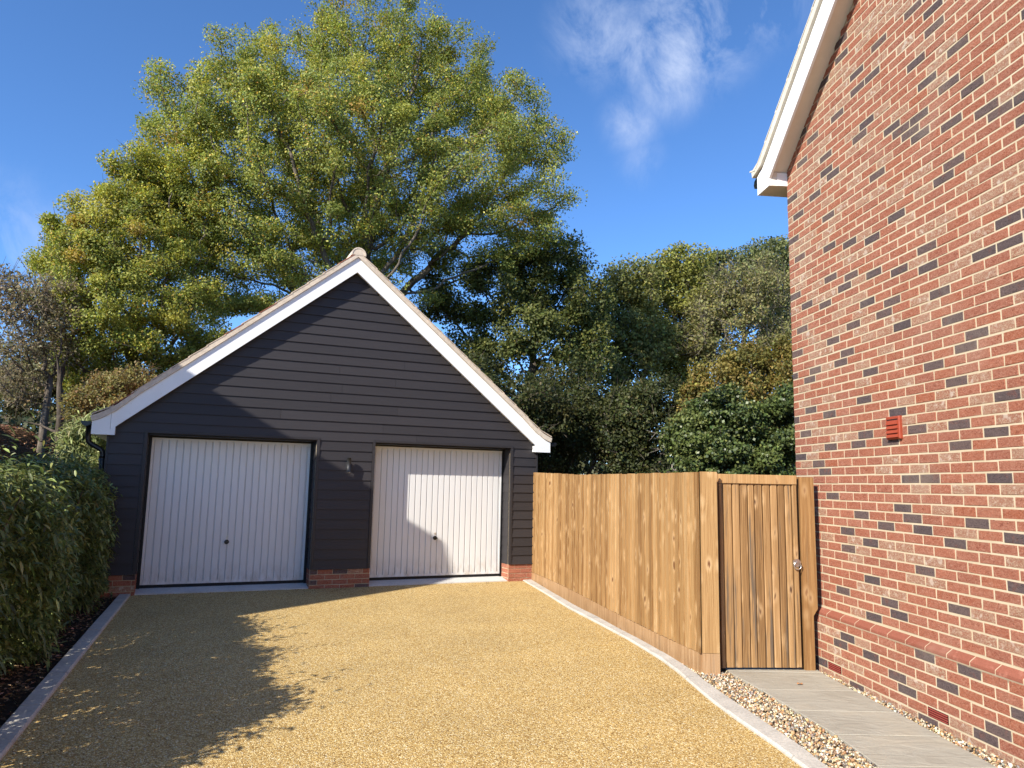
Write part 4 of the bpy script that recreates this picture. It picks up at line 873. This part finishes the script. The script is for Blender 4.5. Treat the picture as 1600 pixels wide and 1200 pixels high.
LB = {'oak' : [(-3.6, 25.0, 16.7, 1.8), (-1.7, 25.4, 16.0, 1.6), (-10.2, 24.5, 15.4, 1.5), (-0.2, 25.0, 14.6, 1.7), (-6.9, 25.4, 17.6, 1.5), (-10.4, 24.2, 13.2, 1.8), (-6.6, 24.6, 15.0, 2.4), (-3.4, 25.0, 14.4, 2.4), (-5.2, 25.0, 16.9, 2.7), (-8.3, 26.0, 17.0, 2.3), (-9.3, 24.0, 15.8, 1.8), (-11.1, 24.0, 14.1, 2.2), (-11.5, 23.0, 12.6, 1.3), (-2.9, 26.0, 16.6, 2.5), (-0.9, 25.0, 15.1, 1.9), (0.3, 25.0, 13.4, 1.9), (1.3, 24.0, 11.8, 1.0), (-5.2, 23.0, 12.6, 3.2), (-8.2, 23.0, 12.0, 3.0), (-2.3, 24.0, 11.9, 3.0), (-10.6, 24.0, 11.1, 2.4), (-7.7, 24.0, 9.1, 3.0), (-4.2, 25.0, 10.0, 2.8), (-0.6, 26.0, 10.6, 2.4), (-10.6, 25.0, 8.7, 2.2), (1.2, 25.0, 10.9, 1.2), (-6.0, 27.0, 11.9, 3.1), (-12.9, 25.0, 11.2, 1.6)] ,
'field_maple' : [(-11.4, 22.0, 10.9, 1.3), (-10.6, 22.5, 9.7, 1.6), (-11.8, 21.0, 9.4, 1.2), (-13.0, 21.0, 8.3, 1.2), (-14.2, 22.0, 7.9, 0.9), (-11.4, 20.0, 7.4, 1.7), (-10.7, 21.0, 8.1, 1.5), (-12.6, 21.0, 6.3, 1.5), (-10.5, 20.0, 5.9, 1.6), (-10.0, 21.0, 6.5, 1.5), (-11.9, 21.0, 5.0, 1.3), (-10.4, 21.0, 5.0, 1.2), (-9.1, 21.0, 5.4, 1.0)] ,
'shade_tree' : [(2.0, 26.0, 9.7, 1.3), (1.1, 27.0, 9.0, 1.7), (-0.5, 26.0, 8.7, 1.6), (2.4, 26.0, 8.0, 1.4), (0.7, 26.0, 6.8, 1.9), (-1.5, 27.0, 6.7, 1.4), (2.3, 26.0, 5.9, 1.6), (-2.5, 27.0, 8.4, 1.5)] ,
'mid1' : [(5.4, 33.0, 11.0, 1.5), (4.7, 33.0, 9.2, 1.8), (5.8, 33.0, 8.0, 1.8), (4.1, 33.0, 7.4, 1.8), (5.2, 33.0, 6.2, 1.8)] ,
'mid2' : [(8.3, 36.0, 12.3, 1.7), (7.9, 37.0, 10.5, 2.0), (9.3, 36.0, 10.3, 1.7), (8.3, 36.0, 8.0, 2.0), (7.0, 36.0, 12.2, 1.2)] ,
'grey' : [(10.6, 34.0, 10.5, 1.9), (9.6, 34.0, 8.9, 1.9), (11.8, 34.0, 8.9, 1.9), (12.1, 34.0, 11.1, 1.6)] ,
'back' : [(15.3, 44.0, 15.2, 1.9), (12.1, 44.0, 14.7, 1.7), (16.5, 44.0, 13.1, 2.5), (16.9, 44.0, 16.0, 1.3)] ,
'gold' : [(6.7, 21.0, 5.0, 0.9), (7.6, 21.0, 4.8, 1.0), (5.7, 21.0, 4.4, 0.9), (7.2, 21.0, 3.9, 1.1), (8.2, 21.0, 5.4, 0.9), (5.5, 21.0, 3.5, 0.8)] ,
'ivy' : [(4.6, 16.0, 3.2, 0.7), (5.5, 16.0, 2.8, 0.7), (4.1, 16.0, 2.6, 0.7), (4.9, 16.0, 2.3, 0.8), (5.9, 16.0, 2.5, 0.7), (3.9, 16.0, 2.0, 0.6), (6.1, 16.0, 3.3, 0.6)] ,
'und1' : [(-1.5, 22.0, 4.2, 1.4), (-0.6, 22.0, 3.4, 1.4), (0.6, 22.0, 3.8, 1.2)] ,
'und2' : [(1.7, 24.0, 4.1, 1.5), (2.8, 24.0, 3.5, 1.5), (1.3, 24.0, 2.8, 1.3)] ,
'und3' : [(3.8, 23.0, 3.4, 1.4), (4.7, 23.0, 4.0, 1.2), (4.0, 23.0, 2.4, 1.2)] ,
'bare' : [(-13.1, 19.0, 6.0, 1.0), (-12.5, 19.0, 5.1, 1.2), (-13.1, 19.0, 4.4, 1.0), (-12.1, 19.0, 6.0, 1.0), (-13.6, 19.0, 6.3, 0.8)] ,
'leftgrey' : [(-14.0, 23.0, 4.7, 1.2), (-15.0, 23.0, 4.6, 1.1), (-13.1, 23.0, 4.1, 1.2), (-16.4, 24.0, 4.3, 1.0)] ,
'leftolive' : [(-8.6, 15.5, 3.3, 0.5), (-8.0, 15.5, 3.4, 0.6), (-9.1, 15.5, 3.1, 0.4)] ,
'willow' : [(-7.2, 12.5, 2.3, 0.3), (-7.3, 12.5, 2.1, 0.3), (-7.0, 12.5, 1.8, 0.3), (-7.0, 12.5, 2.5, 0.2)] ,}
tree('oak_tree', 'tall broad oak turning yellow rising behind the garage roof', 'tree', (-5.0, 25.2, -0.1), LB['oak'], 4000, 0.38, 0.58, 5.2, 400000, 0.088, 0.46, OAK_P, [36, 26, 11, 20, 4, 2], 0.50, M_bark, seed=3, r_tip=0.015, clump_area=4)
tree('maple_tree', 'lower yellow green tree left of the tall oak beside the garage', 'tree', (-11.0, 21.3, float(ground_z(-11, 21.3))), LB['field_maple'], 2200, 0.28, 0.42, 4.4, 180000, 0.078, 0.36, [(0.24, 0.27, 0.055), (0.36, 0.36, 0.065), (0.48, 0.42, 0.08), (0.15, 0.185, 0.045), (0.52, 0.33, 0.08)], [30, 30, 16, 18, 4], 0.22, M_bark, seed=5, twigs=1)
tree('shaded_tree', 'green tree coloured dark for shade right of the tall oak', 'tree', (0.6, 26.4, -0.1), LB['shade_tree'], 1000, 0.34, 0.62, 3.2, 62000, 0.12, 0.50, [(0.095, 0.115, 0.032), (0.145, 0.155, 0.038), (0.065, 0.082, 0.025), (0.21, 0.19, 0.045)], [30, 30, 20, 8], 0.26, M_bark, seed=7, twigs=1)  # low leaf colours carry part of the shade beside the oak
tree('slender_tree', 'thin leafed grey green tree with sky showing through, left of the yellow green one', 'tree', (5.0, 33.3, -0.1), LB['mid1'], 900, 0.36, 0.60, 3.0, 26000, 0.17, 0.60, [(0.18, 0.19, 0.06), (0.25, 0.25, 0.07), (0.12, 0.13, 0.045)], [3, 3, 2], 0.24, M_bark, seed=11, twigs=2)
tree('light_tree', 'tall yellow green tree in the middle of the wood behind the fence', 'tree', (8.2, 36.3, -0.1), LB['mid2'], 900, 0.36, 0.60, 3.0, 36000, 0.17, 0.62, [(0.24, 0.245, 0.06), (0.32, 0.31, 0.075), (0.16, 0.17, 0.05)], [3, 3, 2], 0.24, M_bark, seed=13, twigs=2)
tree('grey_twiggy_tree', 'nearly bare grey twiggy tree next to the brick house wall', 'tree', (10.8, 34.2, -0.1), LB['grey'], 1100, 0.34, 0.55, 3.0, 20000, 0.15, 0.55, [(0.24, 0.235, 0.085), (0.27, 0.235, 0.10), (0.15, 0.155, 0.055)], [3, 2, 2], 0.22, M_bark_pale, seed=17, twigs=5, r_tip=0.014, twig_len=1.0)
tree('far_tree', 'far blue green tree top beyond the grey twiggy tree by the house', 'tree', (14.0, 44.0, -0.1), LB['back'], 800, 0.45, 0.7, 6.0, 26000, 0.2, 0.75, [(0.16, 0.18, 0.07), (0.22, 0.23, 0.08), (0.10, 0.12, 0.05)], [3, 2, 2], 0.25, M_bark, seed=19, twigs=2)
tree('golden_shrub', 'big shrub turning golden brown above the ivy near the house', 'shrub', (6.9, 21.2, -0.1), LB['gold'], 900, 0.20, 0.32, 1.4, 40000, 0.095, 0.34, [(0.24, 0.185, 0.05), (0.19, 0.18, 0.045), (0.27, 0.175, 0.05), (0.13, 0.135, 0.04), (0.32, 0.26, 0.06)], [30, 24, 14, 16, 6], 0.09, M_bark, seed=23, part=('stem', 'foliage'))
tree('ivy_bush', 'glossy dark green ivy bush standing behind the gate', 'shrub', (4.9, 16.3, -0.1), LB['ivy'], 800, 0.18, 0.33, 0.8, 62000, 0.072, 0.29, [(0.085, 0.115, 0.034), (0.125, 0.155, 0.042), (0.05, 0.075, 0.026), (0.19, 0.21, 0.06)], [30, 24, 20, 6], 0.07, M_bark, seed=29, leafmat=M_glossleaf, aspect=0.85, part=('stem', 'foliage'))
for nm, sd, bs, lab in (('und1', 31, (-0.7, 22.2, -0.1), 'evergreen shrub coloured dark for shade just right of the garage roof end'), ('und2', 37, (1.9, 24.2, -0.1), 'olive shrub coloured dark for shade behind the middle of the fence'), ('und3', 41, (4.1, 23.2, -0.1), 'shrub coloured dark for shade left of the ivy bush')):
    tree('shaded_shrub', lab, 'shrub', bs, LB[nm], 900, 0.22, 0.34, 0.9, 30000, 0.11, 0.40, [(0.055, 0.068, 0.022), (0.085, 0.092, 0.026), (0.036, 0.047, 0.017), (0.12, 0.10, 0.036)], [30, 24, 20, 8], 0.09, M_bark, group='shaded shrubs behind the fence', seed=sd, part=('stem', 'foliage'), twigs=1)  # leaf colours darkened to stand for the shade of the wood
tree('bare_tree', 'almost leafless brown grey tree on the bank, farthest left', 'tree', (-12.3, 19.3, float(ground_z(-12.3, 19.3))), LB['bare'], 900, 0.24, 0.38, 4.2, 9000, 0.09, 0.36, [(0.25, 0.205, 0.12), (0.20, 0.185, 0.09), (0.29, 0.22, 0.13)], [3, 2, 1], 0.09, M_bark, seed=43, twigs=6, r_tip=0.010, twig_len=0.65)
tree('bank_tree', 'grey green thicket tree on the bank behind the bare trunks', 'tree', (-14.2, 23.2, float(ground_z(-14.2, 23.2))), LB['leftgrey'], 1000, 0.26, 0.42, 3.4, 26000, 0.11, 0.42, [(0.15, 0.155, 0.06), (0.22, 0.20, 0.08), (0.28, 0.21, 0.11), (0.09, 0.10, 0.035)], [3, 3, 1, 2], 0.15, M_bark, seed=47, twigs=3)
tree('olive_shrub', 'olive and russet twiggy shrub beside the left eaves of the garage', 'shrub', (-8.5, 15.7, float(ground_z(-8.5, 15.7))), LB['leftolive'], 700, 0.14, 0.24, 2.7, 18000, 0.06, 0.24, [(0.22, 0.20, 0.07), (0.29, 0.25, 0.08), (0.30, 0.18, 0.075), (0.13, 0.12, 0.045)], [3, 3, 2, 2], 0.05, M_bark_pale, seed=53, twigs=3, r_tip=0.006, twig_len=0.4, part=('stem', 'foliage'))
tree('willow_shrub', 'pale long leaved shrub poking up between hedge and garage gutter', 'shrub', (-7.1, 12.6, float(ground_z(-7.1, 12.6)) - 0.05), LB['willow'], 420, 0.10, 0.16, 1.2, 9000, 0.17, 0.18, [(0.26, 0.29, 0.11), (0.35, 0.37, 0.15), (0.18, 0.21, 0.08)], [3, 2, 2], 0.03, M_bark, seed=59, droop=0.6, aspect=0.14, part=('stem', 'foliage'))
# trunks on the bank
def lone_trunk(x, y, h, r, label, lean, seed, bark):
    r_ = np.random.default_rng(seed); z = float(ground_z(x, y)) - 0.1; T = tag(empty('tree_trunk', (x, y, z)), label, 'tree', 'bare trunks standing on the bank')
    pts = [(0, 0, 0)]
    for q in range(9): pts.append((pts[-1][0] + lean * h / 9 + r_.normal(0, 0.025), pts[-1][1] + r_.normal(0, 0.025), h * (q + 1) / 9))
    mb = MB(); mb.tube(pts, [r * (1.25 if q == 0 else 1 - 0.055 * q) for q in range(10)], 10); mb.build('trunk', bark, T)
    lb = MB()
    for q in range(7):
        s_ = Vector(pts[4 + q % 5]); dv = Vector((r_.normal(0, 1), r_.normal(0, 1), abs(r_.normal(0.7, 0.4)))).normalized(); e_ = s_ + dv * r_.uniform(0.5, 1.2); lb.tube([s_, s_.lerp(e_, 0.5) + Vector((0, 0, 0.05)), e_], [r * 0.35, r * 0.2, r * 0.08], 5)
    lb.build('limb', bark, T)
for x, y, h, r, lean, lab in ((-10.05, 16.5, 3.4, 0.105, -0.03, 'thickest bare trunk on the leafy bank, nearest the front'), (-9.55, 16.3, 2.9, 0.075, 0.10, 'bare trunk on the bank leaning right beside the thickest one'), (-10.6, 18.6, 3.6, 0.075, 0.02, 'slim dark trunk left of the thickest trunk on the bank'), (-11.9, 20.4, 3.8, 0.08, -0.06, 'slim trunk by the sky gap at the far left'), (-9.9, 19.3, 3.6, 0.085, 0.03, 'dark ivy clad trunk at the back between the bank and maple'), (-9.3, 18.9, 3.8, 0.10, -0.02, 'rough trunk nearest the garage roof on the bank')):
    lone_trunk(x, y, h, r, lab, lean, int(abs(x * 100)), M_bark_dark)
# bare sapling behind the fence
rng = np.random.default_rng(61)
sap = [(4.05, 19.0, 2.0, 0.35), (4.3, 19.0, 2.6, 0.4), (3.9, 19.0, 2.9, 0.35), (4.4, 19.0, 2.1, 0.35)]
tree('bare_sapling', 'pale leafless sapling between dark shrubs above the fence top', 'tree', (4.1, 19.0, -0.1), sap, 160, 0.14, 0.24, 1.3, 0, 0.1, 0.1, OAK_P, [1] * 6, 0.03, M_bark_pale, seed=61, twigs=2, r_tip=0.007, twig_len=0.35)

# far woodland behind everything, one mass
rng = np.random.default_rng(71); n = 42000
ang = rng.uniform(-0.95, 0.75, n); dist = rng.uniform(46, 62, n); x = np.sin(ang) * dist; y = np.cos(ang) * dist
topz = 4.6 + 1.5 * np.sin(ang * 9 + 1) + 1.1 * np.sin(ang * 23) + 0.7 * np.sin(ang * 51); z = rng.uniform(0, 1, n) ** 0.8 * topz
fm = leaves_mesh('far_woodland', np.stack([x, y, z], 1), 0.55, pal([(0.05, 0.065, 0.03), (0.085, 0.09, 0.045), (0.12, 0.10, 0.06), (0.03, 0.045, 0.02)], [3, 3, 1, 3], n, 0.25), 0.4, 0.1, 0.8)
tag(obj('far_woodland', fm, M_leaf), kind='stuff')
# woodland-floor leaves on the bank
rng = np.random.default_rng(73); n = 16000; x = rng.uniform(-17, -6.6, n); y = rng.uniform(11.5, 26, n); z = ground_z(x, y) + rng.uniform(0.0, 0.04, n)
rr = rand_rot(n); rr[:, 2, :2] *= 0.5
tag(obj('bank_leaf_litter', scatter_mesh('bank_leaf_litter', LEAFV, LEAFF, np.stack([x, y, z], 1), rr, np.repeat(rng.uniform(0.05, 0.12, (n, 1)), 3, 1), pal([(0.16, 0.08, 0.045), (0.26, 0.14, 0.08), (0.09, 0.05, 0.03), (0.34, 0.22, 0.13)], [4, 3, 3, 1], n, 0.25)), M_litter), kind='stuff')

# ------------------------------------------------------------------ laurel hedge along the drive
rng = np.random.default_rng(83)
HB0 = np.array([-6.00, 10.02]); HB1 = np.array([-3.05, 2.35]); hd = HB1 - HB0; HLn = np.linalg.norm(hd); hd /= HLn; hnorm = np.array([-hd[1], hd[0]])
if hnorm[0] < 0: hnorm = -hnorm       # toward the drive
HT = tag(empty('hedge', (HB0[0], HB0[1], 0)), 'leafy long leaved green hedge along the left edge of the drive', 'hedge')
ns = 7000
t = rng.uniform(0.0, HLn, ns); ph = rng.uniform(-0.35, math.pi * 0.98, ns); ph[:2600] = rng.uniform(-0.3, 0.9, 2600)
lump = 0.10 * np.sin(t * 2.1) + 0.08 * np.sin(t * 4.7 + 1) + 0.05 * np.sin(t * 9.1 + 2)
hgt = 1.56 + 0.09 * np.sin(t * 1.3 + 0.5) + 0.06 * np.sin(t * 3.9) - 0.5 * sstep((t - 7.0) / 1.4) ; hgt = np.where(t < 0.5, hgt - 0.25 * (0.5 - t), hgt)
face = rng.uniform(0, 1, ns)
# outline in section: front face up to the shoulder, rounded top, back face
u = np.where(face < 0.55, rng.uniform(0.02, 0.86, ns), 0.0)
off = np.zeros(ns); zz = np.zeros(ns); ddir = np.zeros((ns, 3))
fr = face < 0.50; tp = (face >= 0.50) & (face < 0.86); bk = face >= 0.86
zz[fr] = rng.uniform(0.05, 0.88, fr.sum()) * hgt[fr]; off[fr] = 0.36 + 0.10 * np.sin(zz[fr] / hgt[fr] * 2.6) - 0.10 * (zz[fr] / hgt[fr]) + lump[fr]
ww = rng.uniform(-1, 1, tp.sum()); off[tp] = ww * 0.40 + lump[tp] * 0.6; zz[tp] = hgt[tp] - 0.16 * ww ** 2 - 0.05
zz[bk] = rng.uniform(0.1, 0.9, bk.sum()) * hgt[bk]; off[bk] = -0.5 + lump[bk]
depth_in = rng.exponential(0.09, ns); 
fo = np.where(fr, 1.0, np.where(bk, -1.0, off / 0.5)); fz = np.where(tp, 1.1, 0.35)
base = HB0[None] + hd[None] * t[:, None] + hnorm[None] * (off - fo * depth_in)[:, None]
SP_ = np.c_[base, zz - fz * depth_in * 0.8]
sd_ = np.c_[hnorm[None] * fo[:, None] * 0.9, fz] + rng.normal(0, 0.33, (ns, 3)); sd_ /= np.linalg.norm(sd_, axis=1)[:, None]
# each shoot carries alternate drooping leaves
nl = 11; sl_ = rng.uniform(0.12, 0.28, ns); lg = tp & (rng.uniform(0, 1, ns) < 0.10) & (t > 0.9); sl_[lg] *= rng.uniform(1.5, 2.6, lg.sum())
tt = np.linspace(0.15, 1.0, nl); PT = SP_[:, None] + sd_[:, None] * (sl_[:, None] * tt[None])[:, :, None]; PT[:, :, 2] -= 0.06 * (tt[None] ** 2) * (1 - np.abs(sd_[:, 2:3]))
a_ = np.cross(sd_, np.array([0.1, 0.2, 1.0])); a_ /= np.linalg.norm(a_, axis=1)[:, None] + 1e-9; b_ = np.cross(sd_, a_)
phs = rng.uniform(0, 6.28, ns)[:, None] + np.arange(nl)[None] * 2.4
rad_ = a_[:, None] * np.cos(phs)[:, :, None] + b_[:, None] * np.sin(phs)[:, :, None]
ld = sd_[:, None] * 0.55 + rad_ * 0.9 + np.array([0, 0, -0.25]); ld += rng.normal(0, 0.12, ld.shape); ld /= np.linalg.norm(ld, axis=2)[:, :, None]
Pl = PT.reshape(-1, 3); dl = ld.reshape(-1, 3); n = len(Pl)
up_ = np.array([0, 0, 1.0]) + rng.normal(0, 0.3, (n, 3)); nr = up_ - dl * np.sum(up_ * dl, 1)[:, None]; nr /= np.linalg.norm(nr, axis=1)[:, None] + 1e-9; sdv = np.cross(nr, dl)
ln = rng.uniform(0.06, 0.125, n)[:, None]; wd = ln * 0.12
dr2 = np.array([0, 0, -1.0])
pA = Pl; m1 = Pl + dl * ln * 0.35; m2 = Pl + dl * ln * 0.70 + dr2 * ln * 0.06; tip = Pl + dl * ln * 0.96 + dr2 * ln * 0.20
V = np.stack([pA, m1 + sdv * wd + nr * wd * 0.35, m1, m1 - sdv * wd + nr * wd * 0.35, m2 + sdv * wd * 0.8 + nr * wd * 0.3, m2, m2 - sdv * wd * 0.8 + nr * wd * 0.3, tip], 1)
tri = np.array([(0, 1, 2), (0, 2, 3), (1, 4, 5), (1, 5, 2), (2, 5, 6), (2, 6, 3), (4, 7, 5), (5, 7, 6)])
F = tri[None] + (np.arange(n) * 8)[:, None, None]
tone = np.repeat(np.clip(1 + rng.normal(0, 0.18, ns), 0.6, 1.5), nl)[:, None]
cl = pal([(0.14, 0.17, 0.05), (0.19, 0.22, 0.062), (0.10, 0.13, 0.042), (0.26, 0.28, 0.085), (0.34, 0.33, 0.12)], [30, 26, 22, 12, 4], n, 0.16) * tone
hm = fast_mesh('foliage', V.reshape(-1, 3) - np.array([HB0[0], HB0[1], 0]), F.reshape(-1, 3), smooth=True, col=np.repeat(np.clip(cl, 0.005, 0.6), 8, axis=0))
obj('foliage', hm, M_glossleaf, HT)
sb = MB()
for q in range(60):
    t_q = random.uniform(0, HLn); o_ = random.uniform(-0.25, 0.25); p = HB0 + hd * t_q + hnorm * o_ - HB0
    hq = 1.55 - 0.5 * float(sstep((t_q - 7.0) / 1.4)); q0 = Vector((p[0], p[1], -0.05)); q1 = q0 + Vector((random.gauss(0, 0.12), random.gauss(0, 0.12), hq * 0.55)); q2 = q1 + Vector((random.gauss(0, 0.15), random.gauss(0, 0.15), hq * 0.4)); sb.tube([q0, q1, q2], [0.016, 0.011, 0.005], 5)
sb.build('stem', M_bark, HT)
# inner shade of the hedge: small inner twig leaves, dense, so that light does not leak through
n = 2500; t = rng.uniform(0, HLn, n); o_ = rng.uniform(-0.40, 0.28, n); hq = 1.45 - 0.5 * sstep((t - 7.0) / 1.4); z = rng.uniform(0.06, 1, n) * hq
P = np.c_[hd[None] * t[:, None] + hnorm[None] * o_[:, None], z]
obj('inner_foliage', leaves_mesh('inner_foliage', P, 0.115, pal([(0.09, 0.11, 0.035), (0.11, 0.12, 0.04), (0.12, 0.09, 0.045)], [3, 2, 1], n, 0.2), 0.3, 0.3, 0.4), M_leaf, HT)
